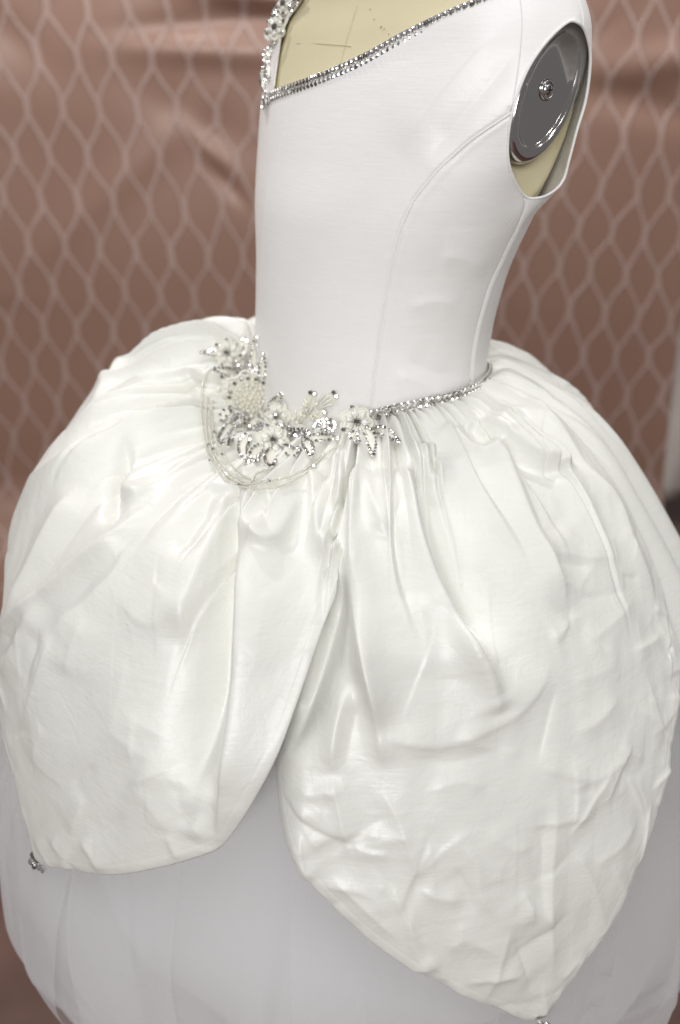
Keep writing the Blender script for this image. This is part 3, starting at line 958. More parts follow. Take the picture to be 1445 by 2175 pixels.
def petal(name, th0, th1, hem_t, hem_s, off, st, n, m, label=None, roll=.0025, slack=None, under=None):
    hem_t = np.asarray(hem_t); hem_s = np.asarray(hem_s)
    o_ = np.argsort(hem_t); hem_t = hem_t[o_]; hem_s = hem_s[o_]
    keepm = np.concatenate([[True], np.diff(hem_t) > 1e-4]); hem_t = hem_t[keepm]; hem_s = hem_s[keepm]
    tt = np.linspace(th0, th1, n)
    sh = pchip(tt, hem_t, hem_s)
    sh = np.clip(sh, .03, 1.15)
    v = np.linspace(0, 1, m)
    t, vv = np.meshgrid(tt, v, indexing='ij')
    s = vv * sh[:, None]
    P = skirt(t, s)
    N = normals_grid(P)
    N = N * np.sign(np.sum(N * P * np.array([1, 1, 0]), -1).mean())
    d = apply_strokes(P, st)
    for _ in range(1):
        d[1:-1] = .25 * d[:-2] + .5 * d[1:-1] + .25 * d[2:]
        d[:, 1:-1] = .25 * d[:, :-2] + .5 * d[:, 1:-1] + .25 * d[:, 2:]
    d = d + gathers(t, s) + pleats(t, s) + backfolds(t, s) + softfolds(t, s)
    if under is not None:
        d = d + under(t, s)
    d = d + off * sstep(s, .06, .35) * (1 - .9 * sstep(t, th1 - rad(14), th1 - rad(1)) * (1 - sstep(s, .28, .5)))
    # distance to the hem in metres: the bubble hem rounds inwards
    hp = skirt(tt, sh)
    idx = np.arange(n)
    de = np.linalg.norm(P - hp[:, None, :], axis=-1)
    sl = np.gradient(hp, axis=0); run = np.linalg.norm(sl, axis=1) / (np.abs(th1 - th0) / n * .38 + 1e-9)
    de = de / np.clip(run, 1, 8)[:, None]
    d = d - roll * (1 - np.sqrt(np.clip(1 - (1 - np.clip(de / .008, 0, 1)) ** 2, 0, 1)))
    d = d - .00013 * np.exp(-((de - .009) / .0011) ** 2) * sstep(s, .2, .35)      # line of hem stitching
    P = P + N * d[..., None]
    if slack is not None:
        eu, ev = slack(t, s)
        pin = np.clip(1 - s / .03, 0, 1) + .9 * np.clip(1 - de / .006, 0, 1)
        pin = np.clip(pin, 0, 1)
        N2 = normals_grid(P); N2 = N2 * np.sign(np.sum(N2 * N, -1).mean())
        P0 = P
        for q_, its, kk, bd, inn_, ex in ((16, 160, .006, .5, .008, 1.0), (6, 60, .02, .5, .005, .10)):
            c = (slice(None, None, q_), slice(None, None, q_))
            nc, mc = P[c].shape[:2]
            Xc = relax(P[c], eu[c] * ex, ev[c] * ex, its, kk, N[c], inn_, bd, 11, pin[c])
            D = resize((Xc - P[c]).astype(float), q_ * (nc - 1) + 1, q_ * (mc - 1) + 1)
            D = np.pad(D, ((0, max(0, n - D.shape[0])), (0, max(0, m - D.shape[1])), (0, 0)), mode='edge')[:n, :m]
            P = P + D
        N = normals_grid(P); N = N * np.sign(np.sum(N * P * np.array([1, 1, 0]), -1).mean())
    # turn-back inside the hem
    last = P[:, -1:, :]
    inn = last - N[:, -1:, :] * .004 + (P[:, -6:-5, :] - last) * .6
    inn2 = P[:, -12:-11, :] - N[:, -12:-11, :] * .012
    P = np.concatenate([P, inn, inn2], 1)
    me = mesh_np(name, P, grid_faces(n, m + 2), SILK_S)
    o = ob(name, me, dress)
    if label: o['label'] = label
    return P, o

def slack_a(t, s):
    return .001 + .0015 * sstep(s, .1, .5), .001 + .002 * sstep(s, .15, .5)
def slack_b(t, s):
    return .001 + .002 * sstep(s, .3, .6), .001 + .003 * sstep(s, .35, .6)
def creases(seed, cnt, t0, t1, s0, s1, amp, vert):
    """short crisp creases pressed into the taffeta"""
    r_ = np.random.default_rng(seed); out = []
    for _ in range(cnt):
        t_ = r_.uniform(t0, t1); s_ = r_.uniform(s0, s1)
        an_ = r_.normal(math.pi / 2 if r_.uniform() < vert else 0, .55)
        L = r_.uniform(.018, .08)
        k = np.linspace(-.5, .5, 9)
        bend = r_.uniform(-.35, .35)
        tt_ = t_ + (np.cos(an_) * k - np.sin(an_) * bend * k * k) * L / .38
        ss_ = s_ + (np.sin(an_) * k + np.cos(an_) * bend * k * k) * L / .62
        Q = skirt(tt_, ss_)
        N = skirt(tt_, ss_) * np.array([1, 1, 0]); N /= np.linalg.norm(N, axis=1, keepdims=True)
        T = np.gradient(Q, axis=0); T /= np.linalg.norm(T, axis=1, keepdims=True)
        Rr = np.cross(N, T); Rr /= np.linalg.norm(Rr, axis=1, keepdims=True)
        wa, wb = r_.uniform(.0014, .0026), r_.uniform(.005, .012)
        if r_.uniform() < .5: wa, wb = wb, wa
        out.append((r_.choice([-1, 1, 1]) * amp * r_.uniform(.4, 1.3), wa, wb, Q, Rr, False))
    return out
ST_A = ST_A + creases(21, 70, rad(-75), rad(-12), .42, .95, .0014, .6)
ST_B = ST_B + creases(22, 190, rad(-20), rad(60), .52, 1.05, .0018, .5) + creases(23, 26, rad(20), rad(62), .3, .6, .0018, .4)
hemA = [(752, 990), (745, 1120), (738, 1185), (720, 1240), (690, 1330), (640, 1480), (600, 1590), (560, 1670), (520, 1735), (477, 1789), (420, 1812), (330, 1835), (230, 1847), (160, 1834), (98, 1815), (75, 1740), (50, 1650), (25, 1550), (8, 1470)]
hA = hem_from_px(hemA)
print('hemA', np.c_[np.degrees(hA[:, 0]).round(1), hA[:, 1].round(3)].tolist())
hemB = [(567, 1640), (578, 1710), (604, 1790), (645, 1860), (705, 1930), (785, 2000), (870, 2057), (960, 2107), (1060, 2147), (1148, 2172), (1185, 2133), (1250, 2043), (1290, 1985), (1340, 1882), (1390, 1752), (1420, 1652), (1437, 1552)]
hB = hem_from_px(hemB)
print('hemB', np.c_[np.degrees(hB[:, 0]).round(1), hB[:, 1].round(3)].tolist())
A_lo = rad(-105); A_hi = hA[0, 0]
htA = np.append(hA[:, 0], [hA[:, 0].min() - .06, rad(-106)]); hsA = np.append(hA[:, 1], [hA[-1, 1] * .8, .34])
PA, oA = petal('overskirt_petal', A_lo, A_hi, htA, hsA, .010, ST_A, 561, 385, 'front overskirt petal ending above the blurred left rhinestone tip', slack=slack_a)
B_lo = hB[0, 0] - .16; B_hi = rad(59.6)
htB = np.append(hB[:, 0], [hB[0, 0] - .10, hB[0, 0] - .32] + [rad(q) for q in (48.6, 50.8, 53.7, 55.5, 57, 58.5, 59.6)]); hsB = np.append(hB[:, 1], [hB[0, 1] * .85, .5, .503, .481, .402, .31, .20, .10, .05])
PB, oB = petal('overskirt_petal', B_lo, B_hi, htB, hsB, .0, ST_B, 593, 417, 'long pointed overskirt petal at right with crumpled lower half', slack=slack_b, under=lambda t, s: .005 * sstep(t, rad(46), rad(57)) -.034 * sstep(-(t - hB[0, 0] - .06), -.02, .12) * sstep(s, .12, .3))
PCp, oC = petal('overskirt_petal', rad(44), rad(165), [rad(44), rad(52), rad(70), rad(100), rad(135), rad(155), rad(165)], [.40, .50, .95, 1.12, 1.0, .6, .4], -.004, [], 260, 200, under=lambda t, s: -.012 * sstep(-t, -rad(60), -rad(48)) + .010 * np.cos((t - rad(64)) * 21) * np.exp(-((t - rad(72)) / rad(22)) ** 2) * sstep(s, .05, .2))
PD, oD = petal('overskirt_petal', rad(150), rad(262), [rad(150), rad(165), rad(185), rad(210), rad(235), rad(250), rad(262)], [.35, .6, .85, .95, .80, .5, .3], -.012, [], 160, 100)

# tulle underskirt: two loose layers over a white lining
def cone(name, rk, offs, mat, n, m, amp, ks, seed, dz=0.):
    r_ = np.random.default_rng(seed); ph = r_.uniform(0, 6.28, 12)
    t, d = np.meshgrid(np.linspace(-np.pi, np.pi, n, endpoint=False), np.linspace(.06, .80, m), indexing='ij')
    r = pchip(d, rk[0], rk[1]) + offs - .016 * wd(t, rad(80), rad(40)) * (1 - sstep(d, .35, .6)) - .030 * wd(t, rad(8), rad(42)) * sstep(d, .2, .35)
    f = np.zeros_like(r)
    for i, k in enumerate(ks):
        f += np.sin(k * t + ph[i] + 1.3 * np.sin(2 * t + ph[i + 4]) + .8 * np.sin(3.2 * d + ph[i + 8])) / len(ks) ** .5
    f = np.sign(f) * np.abs(f) ** .8
    pk = np.sort(r_.uniform(-np.pi, np.pi, 26)); tw = (t + .10 * np.sin(4 * d + ph[2]) + np.pi) % (2 * np.pi) - np.pi
    ii = np.clip(np.searchsorted(pk, tw), 1, 25); u = np.clip((tw - pk[ii - 1]) / (pk[ii] - pk[ii - 1]), 0, 1)
    f = .6 * f + 1.1 * np.where(u < .93, u / .93, (1 - u) / .07) - .5
    r = r + amp * f * sstep(d, .2, .6)
    z = 1.0 - d + dz
    P = np.stack([r * np.sin(t), -r * np.cos(t), z], -1)
    return ob(name, mesh_np(name, P, grid_faces(n, m, True, True), mat), dress)
RK = ([.06, .12, .2, .3, .4, .48, .55, .62, .68, .74, .80], [.20, .26, .31, .366, .398, .402, .388, .354, .308, .25, .18])
cone('tulle_layer', RK, .014, TULLE, 480, 160, .014, (5, 11, 17, 31), 3)
cone('tulle_layer', RK, -.010, TULLE2, 480, 160, .012, (7, 15, 26), 5)
def gore(t0, t1, d0, d1, offs, seed):
    r_ = np.random.default_rng(seed); ph = r_.uniform(0, 6.28, 4)
    n, m = 40, 110
    u, d = np.meshgrid(np.linspace(0, 1, n), np.linspace(d0, d1, m), indexing='ij')
    t = t0 + (t1 - t0) * u + .05 * np.sin(5 * d + ph[0]) + .03 * np.sin(11 * d + ph[1]) * u
    r = pchip(d, RK[0], RK[1]) + offs - .016 * wd(t, rad(80), rad(40)) * (1 - sstep(d, .35, .6)) - .030 * wd(t, rad(8), rad(42)) * sstep(d, .2, .35)
    r = r + .005 * np.sin(9 * t + ph[2] + 3 * d)
    P = np.stack([r * np.sin(t), -r * np.cos(t), 1.0 - d], -1)
    ob('tulle_gore', mesh_np('tulle_gore', P, grid_faces(n, m), TULLE3), dress)
for i, (a0, a1, b0, b1) in enumerate([(-86, -63, .1, .70), (-66, -44, .1, .78), (-52, -33, .1, .62), (-38, -22, .1, .80), (-19, -2, .1, .76), (-8, 14, .1, .79), (58, 80, .1, .78), (-110, -92, .1, .75)]):
    gore(rad(a0), rad(a1), b0, b1, .018 if i % 2 else .004, 40 + i)
cone('lining', RK, -.075, MATS['lining_cloth'], 240, 80, .007, (8, 12), 9)

bvh_sk = []
for P in (PA, PB, PCp, PD):
    n, m = P.shape[:2]
    bvh_sk.append(BVHTree.FromPolygons(P.reshape(-1, 3).tolist(), grid_faces(n, m).tolist()))
def hit(x, y, which='all'):
    d = Vector(ray(x, y)); o = Vector(CAM)
    best = None
    for b in ([bvh_bod] if which == 'bod' else bvh_sk if which == 'sk' else [bvh_bod] + bvh_sk):
        h = b.ray_cast(o, d)
        if h[0] is not None and (best is None or h[3] < best[3]):
            best = h
    if best is None:
        return None
    n = np.array(best[1])
    if n @ np.array(d) > 0: n = -n
    return np.array(best[0]), n
#PART2
# ------------------------------------------------------------------ beadwork
def gem_mesh(name, gem_mat):
    n = 8
    V, Fq, mi = [], [], []
    for r, h in ((.52, .62), (1.0, .22), (1.06, .12), (.92, -.45)):
        for k in range(n):
            a = (k + (.5 if r == .52 else 0)) * 2 * math.pi / n
            V.append((r * math.cos(a), r * math.sin(a), h))
    Fq.append(tuple(range(n))); mi.append(0)
    for k in range(n):
        k2 = (k + 1) % n
        Fq.append((k, n + k, n + k2)); mi.append(0)
        Fq.append((k, n + k2, k2)); mi.append(0)
        Fq.append((n + k, 2 * n + k, 2 * n + k2, n + k2)); mi.append(1)
        Fq.append((2 * n + k, 3 * n + k, 3 * n + k2, 2 * n + k2)); mi.append(1)
    return mesh_np(name, V, Fq, [gem_mat, MATS['silver']], False, mi)
GEM = gem_mesh('rhinestone', MATS['gem']); GEM_S = gem_mesh('rhinestone_smoky', MATS['gem_smoky'])
def sphere_vf(c, r, nu=8, nv=5):
    V = [(c[0], c[1], c[2] + r)]
    for j in range(1, nv):
        p = math.pi * j / nv
        for i in range(nu):
            a = 2 * math.pi * i / nu
            V.append((c[0] + r * math.sin(p) * math.cos(a), c[1] + r * math.sin(p) * math.sin(a), c[2] + r * math.cos(p)))
    V.append((c[0], c[1], c[2] - r))
    f = [(0, 1 + i, 1 + (i + 1) % nu) for i in range(nu)]
    for j in range(nv - 2):
        for i in range(nu):
            a = 1 + j * nu
            f.append((a + i, a + nu + i, a + nu + (i + 1) % nu, a + (i + 1) % nu))
    e = len(V) - 1; a = 1 + (nv - 2) * nu
    f += [(e, a + (i + 1) % nu, a + i) for i in range(nu)]
    return V, f
v_, f_ = sphere_vf((0, 0, 0), 1.0, 10, 7)
PEARL = mesh_np('pearl', v_, f_, MATS['pearl'])
v_, f_ = tube([(0, 0, -1), (0, 0, -.96), (0, 0, .96), (0, 0, 1)], [.12, .17, .17, .12], 7)
BUGLE = mesh_np('bugle_bead', v_, f_, MATS['bugle'])
v_, f_ = sphere_vf((0, 0, 0), 1.0, 6, 4)
CRYSTAL = mesh_np('crystal_bead', v_, f_, MATS['gem'], False)

def unit(v):
    v = np.asarray(v, float)
    return v / (np.linalg.norm(v) + 1e-12)
def frame(pos, n, up, sc):
    """matrix with local z = n, local y near up"""
    n = unit(n); x = unit(np.cross(up, n)); y = np.cross(n, x)
    if np.isscalar(sc): sc = (sc, sc, sc)
    M = Matrix.Identity(4)
    for i in range(3):
        M[i][0] = x[i] * sc[0]; M[i][1] = y[i] * sc[1]; M[i][2] = n[i] * sc[2]; M[i][3] = pos[i]
    return M
def stone(parent, pos, n, R, smoky=None, even=None):
    if smoky is None: smoky = random.random() < .3
    n = unit(unit(n) + rng.normal(0, .06 if even is None else .035, 3))
    up = unit(rng.normal(0, 1, 3))
    if even is not None:
        up = even
    return ob('rhinestone', GEM_S if smoky else GEM, parent, frame(pos, n, up, R))
def bugle(parent, a, b, w=1.0):
    a = np.asarray(a); b = np.asarray(b)
    L = np.linalg.norm(b - a) / 2
    k = .0062 * w
    return ob('bugle_bead', BUGLE, parent, frame((a + b) / 2, unit(b - a), AX_D, (k, k, L)))

def spot(x, y, which='all'):
    h = hit(x, y, which)
    if h is None:
        t_, s_, n_ = pick_skirt(x, y)
        return skirt(np.array([t_]), np.array([s_]))[0], n_
    return h
def site(x, y, r, which='all', cam_bias=.8):
    """middle, normal and plane axes of an applique; r in pixels"""
    P_, N_ = [], []
    for dx, dy in ((0, 0), (.6, 0), (-.6, 0), (0, .6), (0, -.6)):
        p, n = spot(x + dx * r, y + dy * r, which); P_.append(p); N_.append(n)
    to = unit(CAM - P_[0])
    d0 = min(np.linalg.norm(np.array(P_) - CAM, axis=1))
    c = CAM + ray(x, y) * (min(np.linalg.norm(P_[0] - CAM), d0 + .010) - .002)
    n = unit(unit(np.mean(N_, 0)) + cam_bias * to)
    X = unit(AX_R - n * (AX_R @ n)); Y = np.cross(n, X)
    return c + n * .005, n, X, Y, r * depth(c) / FPX

def stuff(name, mb_, mat, parent):
    o = ob(name, mb_.mesh(name, mat), parent); o['kind'] = 'stuff'
    return o
def flower(x, y, r, petals=6, which='all', tips=True, bug=3, bias=.8, label=None, big=1.0):
    c, n, X, Y, R = site(x, y, r, which, bias)
    ph = rng.uniform(0, 6.28)
    mb_ = MB(); seeds = MB()
    # scalloped cord round every petal, on a thin cloth base
    base = []
    loop = []
    for k in range(petals * 10):
        a = ph + k / (petals * 10) * 2 * math.pi
        rr = R * (.80 + .20 * abs(math.sin(a0 := (a - ph) * petals / 2)))
        loop.append(c + (X * math.cos(a) + Y * math.sin(a)) * rr + n * (.0008 * math.sin(2 * a)))
    loop = np.array(loop)
    v, f = tube(loop, .0008, 5, True); mb_.add(v, f)
    ring = np.vstack([loop - n * .0004, [c + n * .0004]])
    mb_.add(ring, [(i, (i + 1) % len(loop), len(loop)) for i in range(len(loop))])
    o = ob('beaded_flower', mb_.mesh('beaded_flower', MATS['cord']), dress)
    if label: o['label'] = label
    for k in range(petals):
        a = ph + (k + .5) / petals * 2 * math.pi
        for j in range(bug):
            aa = a + (j - (bug - 1) / 2) * (1.5 / petals)
            d = X * math.cos(aa) + Y * math.sin(aa)
            lift = n * (.0016 + .0008 * (1 - abs(j - (bug - 1) / 2)))
            bugle(o, c + d * R * .26 + lift, c + d * R * (.80 if j == (bug - 1) / 2 else .68) + lift * 1.3, max(.8, R / .012))
        if tips and rng.uniform() < .75:
            d = X * math.cos(a + .5 / petals) + Y * math.sin(a + .5 / petals)
            stone(o, c + d * R * .93 + n * .0018, n, .0018 * big)
    for k in range(9):
        a = k / 9 * 2 * math.pi
        v, f = sphere_vf(c + (X * math.cos(a) + Y * math.sin(a)) * R * .27 + n * .0022, .0009, 6, 4); seeds.add(v, f)
    stuff('seed_beads', seeds, MATS['glass_seed'], o)
    stone(o, c + n * .0028, n, .0030 * big, True)
    return o
def rose(x, y, r, label):
    c, n, X, Y, R = site(x, y, r, 'all', .9)
    mb_ = MB()
    for q, (f0, f1, pt) in enumerate(((.80, .98, 11), (.90, 1.06, 9))):
        lp = []
        for k in range(160):
            a = k / 160 * 2 * math.pi + q * .3
            rr = R * (f0 + (f1 - f0) * abs(math.sin(a * pt / 2)))
            lp.append(c + (X * math.cos(a) + Y * math.sin(a)) * rr + n * (.001 + .0012 * math.sin(a * pt + q)))
        lp = np.array(lp)
        v, f = tube(lp, .0010, 5, True); mb_.add(v, f)
        if q == 0:
            mb_.add(np.vstack([lp - n * .0006, [c + n * .0012]]), [(i, (i + 1) % 160, 160) for i in range(160)])
    o = ob('beaded_rose', mb_.mesh('beaded_rose', MATS['cord']), dress)
    o['label'] = label
    pr = MB()
    for rr, cnt, sz, h in ((.22, 7, .0016, .0050), (.37, 13, .0016, .0044), (.52, 18, .0015, .0036), (.64, 22, .0014, .0026)):
        for k in range(cnt):
            a = (k + rng.uniform(-.15, .15)) / cnt * 2 * math.pi
            v, f = sphere_vf(c + (X * math.cos(a) + Y * math.sin(a)) * R * rr * rng.uniform(.95, 1.05) + n * h, sz * rng.uniform(.85, 1.1)); pr.add(v, f)
    stuff('pearl_cluster', pr, MATS['pearl'], o)
    ob('pearl', PEARL, o, frame(c + n * .0062, n, Y, .0024))
    for k in range(12):
        a = (k + .5) / 12 * 2 * math.pi
        d = X * math.cos(a) + Y * math.sin(a)
        bugle(o, c + d * R * .42 + n * .0042, c + d * R * .62 + n * .0034, 1.0)
    for k in range(16):
        a = (k + rng.uniform(-.2, .2)) / 16 * 2 * math.pi
        stone(o, c + (X * math.cos(a) + Y * math.sin(a)) * R * rng.uniform(.74, .86) + n * .0030, n, .0019, rng.uniform() < .5)
    return o
def pave(x, y, rx, ry, rot, label=None):
    c, n, X, Y, R = site(x, y, rx, 'all', .8)
    k = R / rx
    mb_ = MB()
    lp = []
    for i in range(40):
        a = i / 40 * 2 * math.pi
        u, w = rx * k * math.cos(a), ry * k * math.sin(a)
        lp.append(c + X * (u * math.cos(rot) - w * math.sin(rot)) + Y * (u * math.sin(rot) + w * math.cos(rot)))
    lp = np.array(lp)
    v, f = tube(lp, .0008, 5, True); mb_.add(v, f)
    mb_.add(np.vstack([lp, [c + n * .0006]]), [(i, (i + 1) % 40, 40) for i in range(40)])
    o = ob('pave_motif', mb_.mesh('pave_motif', MATS['cord']), dress)
    for rr, cnt in ((.88, 15), (.5, 8), (0, 1)):
        for i in range(cnt):
            a = i / cnt * 2 * math.pi
            u, w = rr * rx * k * math.cos(a), rr * ry * k * math.sin(a)
            stone(o, c + X * (u * math.cos(rot) - w * math.sin(rot)) + Y * (u * math.sin(rot) + w * math.cos(rot)) + n * .0015, n, .0017)
    return o
def leaf(pts, w, which='all', stones=True, R=.0016, lift=.005, step=1.55, label=None):
    """leaf along a px polyline (base to tip), w = half width px"""
    c = catmull(pts, 6)
    T = np.gradient(c, axis=0); T /= np.linalg.norm(T, axis=1, keepdims=True)
    nrm = np.stack([T[:, 1], -T[:, 0]], -1)
    u = np.linspace(0, 1, len(c))
    wid = w * np.sin(np.pi * np.clip(u, .02, .98) ** .75) ** .8
    pos, nor = [], []
    for i in range(len(c)):
        p, n = spot(c[i, 0], c[i, 1], which); pos.append(p); nor.append(n)
    # settle on a smooth line in depth
    dist = np.linalg.norm(np.array(pos) - CAM, axis=1)
    for _ in range(6):
        dist[1:-1] = (dist[:-2] + dist[1:-1] + dist[2:]) / 3
    nm = unit(unit(np.mean(nor, 0)) + .7 * unit(CAM - pos[len(c) // 2]))
    def at(q, i):
        return CAM + ray(q[0], q[1]) * (dist[i] - lift)
    Lf = [at(c[i] + nrm[i] * wid[i], i) for i in range(len(c))]; Rt = [at(c[i] - nrm[i] * wid[i], i) for i in range(len(c))]
    md_ = [at(c[i], i) + nm * .0012 for i in range(len(c))]
    mb_ = MB()
    m_ = len(c)
    mb_.add(Lf + md_ + Rt, [(i, i + 1, m_ + i + 1, m_ + i) for i in range(m_ - 1)] + [(m_ + i, m_ + i + 1, 2 * m_ + i + 1, 2 * m_ + i) for i in range(m_ - 1)])
    lp = np.array(Lf + Rt[::-1])
    v, f = tube(lp, .0007, 5, True); mb_.add(v, f)
    o = ob('beaded_leaf', mb_.mesh('beaded_leaf', MATS['cord']), dress)
    if label: o['label'] = label
    if stones:
        for side in (Lf, Rt):
            s_ = np.array(side) * .78 + np.array(md_) * .22
            dl = np.concatenate([[0], np.cumsum(np.linalg.norm(np.diff(s_, axis=0), axis=1))])
            k = max(2, int(dl[-1] / (2 * R * step / 1.35)))
            for q in np.linspace(.05, .95, k):
                p = np.array([np.interp(q * dl[-1], dl, s_[:, j]) for j in range(3)])
                stone(o, p + nm * .0012, nm, R)
    return o
def bud(bx, by, tx, ty, w, nb, pearls=0, gems=1, which='all'):
    """fan of long beads from a base to a tip"""
    p0, n0 = spot(bx, by, which); p1, n1 = spot(tx, ty, which)
    d0, d1 = np.linalg.norm(p0 - CAM), np.linalg.norm(p1 - CAM)
    d1 = min(max(d1, d0 - .012), d0 + .012)
    a = CAM + ray(bx, by) * (d0 - .004)
    dx, dy = tx - bx, ty - by
    L = math.hypot(dx, dy); qx, qy = -dy / L, dx / L
    nm = unit(CAM - a)
    mb_ = MB()
    lp = []
    for k in range(24):
        u = k / 24 * 2 * math.pi
        f_ = .5 - .5 * math.cos(u); s_ = math.sin(u) * w * 1.15 * (.4 + .6 * f_)
        lp.append(CAM + ray(bx + dx * f_ * 1.02 + qx * s_, by + dy * f_ * 1.02 + qy * s_) * (d0 + (d1 - d0) * f_ - .003))
    lp = np.array(lp)
    v, f = tube(lp, .0006, 5, True); mb_.add(v, f)
    mb_.add(np.vstack([lp, [lp.mean(0) + nm * .001]]), [(i, (i + 1) % 24, 24) for i in range(24)])
    o = ob('beaded_bud', mb_.mesh('beaded_bud', MATS['cord']), dress)
    for k in range(nb):
        s_ = (k - (nb - 1) / 2) / max(1, (nb - 1) / 2)
        f0, f1 = .12, .82 - .14 * abs(s_)
        pa = CAM + ray(bx + dx * f0 + qx * w * s_ * .35, by + dy * f0 + qy * w * s_ * .35) * (d0 - .005)
        pb = CAM + ray(bx + dx * f1 + qx * w * s_, by + dy * f1 + qy * w * s_) * (d0 + (d1 - d0) * f1 - .005)
        bugle(o, pa, pb, 1.1)
    for k in range(pearls):
        f_ = rng.uniform(.15, .7); s_ = rng.uniform(-.8, .8)
        ob('pearl', PEARL, o, frame(CAM + ray(bx + dx * f_ + qx * w * s_, by + dy * f_ + qy * w * s_) * (d0 + (d1 - d0) * f_ - .007), nm, AX_U, rng.uniform(.0016, .0023)))
    for k in range(gems):
        s_ = (k - (gems - 1) / 2) * .7
        stone(o, CAM + ray(tx + qx * w * s_, ty + qy * w * s_) * (d1 - .005), nm, .0021)
    return o
def strand(pts, crystals=(), r=.00095, lift=.0035):
    c = catmull(pts, 8)
    dist = []
    for q in c:
        dist.append(np.linalg.norm(spot(q[0], q[1])[0] - CAM))
    dist = np.array(dist)
    lo = dist.copy()
    for _ in range(10):
        dist[1:-1] = np.minimum((dist[:-2] + dist[1:-1] + dist[2:]) / 3, lo[1:-1])
    P_ = np.array([CAM + ray(*c[i]) * (dist[i] - lift) for i in range(len(c))])
    dl = np.concatenate([[0], np.cumsum(np.linalg.norm(np.diff(P_, axis=0), axis=1))])
    k = int(dl[-1] / (2.15 * r))
    mb_ = MB()
    v, f = tube(P_, .0002, 4); mb_.add(v, f)
    for q in np.linspace(0, dl[-1], k):
        p = np.array([np.interp(q, dl, P_[:, j]) for j in range(3)])
        v, f = sphere_vf(p, r * rng.uniform(.85, 1.1), 6, 4); mb_.add(v, f)
    o = ob('bead_strand', mb_.mesh('bead_strand', MATS['glass_seed']), dress)
    for q in crystals:
        p = np.array([np.interp(q * dl[-1], dl, P_[:, j]) for j in range(3)])
        ob('crystal_bead', CRYSTAL, o, frame(p, unit(rng.normal(0, 1, 3)), AX_U, .0021))
    return o

# two-row rhinestone chains: belt and neckline
def chain(name, P_, Nn, pitch, R, rows, label):
    dl = np.concatenate([[0], np.cumsum(np.linalg.norm(np.diff(P_, axis=0), axis=1))])
    k = int(dl[-1] / pitch)
    T = np.gradient(P_, axis=0); T /= np.linalg.norm(T, axis=1, keepdims=True)
    W = np.cross(Nn, T); W /= np.linalg.norm(W, axis=1, keepdims=True)
    W *= np.sign(W[:, 2:3].mean() + 1e-9)
    lo = P_ + W * (min(rows) - R); hi = P_ + W * (max(rows) + R)
    mb_ = MB()
    m_ = len(P_)
    mb_.add(np.vstack([lo, hi]), [(i, i + 1, m_ + i + 1, m_ + i) for i in range(m_ - 1)])
    o = ob(name, mb_.mesh(name, MATS['silver']), dress)
    o['label'] = label
    for i in range(k + 1):
        q = i * pitch
        p = np.array([np.interp(q, dl, P_[:, j]) for j in range(3)]); nn = unit([np.interp(q, dl, Nn[:, j]) for j in range(3)]); ww = unit([np.interp(q, dl, W[:, j]) for j in range(3)])
        for rr in rows:
            stone(o, p + ww * rr + nn * .0012, nn, R, random.random() < .22, ww)
    return o
tb = np.linspace(pick_torso(770, 892)[0], rad(118), 140)
zb = waist_z(tb)
Pb = torso(tb, zb, .0036)
Nb = torso(tb, zb, .02) - Pb; Nb /= np.linalg.norm(Nb, axis=1, keepdims=True)
chain('rhinestone_belt', Pb, Nb, .0052, .0025, (.0026, .0078), 'two row rhinestone chain along the right side of the waist')
nt2 = catmull(np.vstack([[neck2[5] + [-.0045, -.010]], neck2[5:], [neck2[-1] + (neck2[-1] - neck2[-2]) * .8]]), 12)
Pn = torso(nt2[:, 0] / .13, nt2[:, 1], .0016)
Nn_ = torso(nt2[:, 0] / .13, nt2[:, 1], .02) - Pn; Nn_ /= np.linalg.norm(Nn_, axis=1, keepdims=True)
chain('rhinestone_neckline', Pn, Nn_, .0050, .0024, (-.0066, -.0016), 'two row rhinestone chain along the slanting neckline edge')

# waist applique
leaf([(540, 806), (541, 770), (546, 712)], 11, label=None)
leaf([(556, 812), (560, 785), (562, 748)], 9)
leaf([(520, 800), (512, 770), (515, 735)], 9, stones=True)
leaf([(505, 770), (470, 752), (424, 748)], 8)
leaf([(512, 790), (485, 790), (452, 782)], 11)
flower(483, 752, 30, 7, label='small beaded flower at the far left end of the applique', big=.9)
bud(500, 775, 520, 722, 13, 3, 0, 2)
pave(512, 792, 24, 14, .5)
bud(500, 838, 447, 846, 20, 6, 2, 2)
bud(505, 825, 472, 800, 14, 4, 0, 1)
leaf([(525, 905), (495, 900), (470, 930), (476, 945)], 10)
leaf([(530, 915), (500, 915), (484, 950)], 9)
leaf([(528, 920), (515, 950), (526, 985)], 13)
leaf([(545, 905), (520, 895), (490, 890)], 10)
pave(560, 912, 22, 12, .3)
bud(575, 905, 530, 905, 16, 3, 6, 1)
leaf([(560, 800), (548, 780), (536, 762)], 9)
leaf([(575, 860), (590, 850), (600, 835)], 9)
leaf([(490, 870), (475, 880), (470, 895)], 9)
bud(560, 880, 590, 862, 12, 3, 2, 1)
pave(545, 800, 20, 11, -.4)
pave(500, 888, 18, 11, .2)
pave(640, 920, 24, 10, .0)
rose(531, 842, 54, 'large beaded rose with pearl centre and scalloped cord edge')
flower(596, 884, 32, 6, big=.95, label='beaded flower just right of the large rose')
pave(612, 915, 26, 12, -.2)
leaf([(585, 950), (575, 975), (578, 992)], 17, R=.0016)
leaf([(560, 945), (540, 965), (545, 980)], 14, R=.0016)
leaf([(600, 948), (620, 962), (636, 952)], 12, R=.0016)
flower(577, 938, 36, 6, big=1.0, label='beaded flower with rhinestone scallops under the rose')
leaf([(640, 935), (680, 930), (722, 932)], 9)
leaf([(645, 935), (655, 950), (662, 972)], 12)
bud(630, 905, 650, 870, 18, 4, 4, 1)
bud(648, 885, 664, 835, 12, 3, 4, 2)
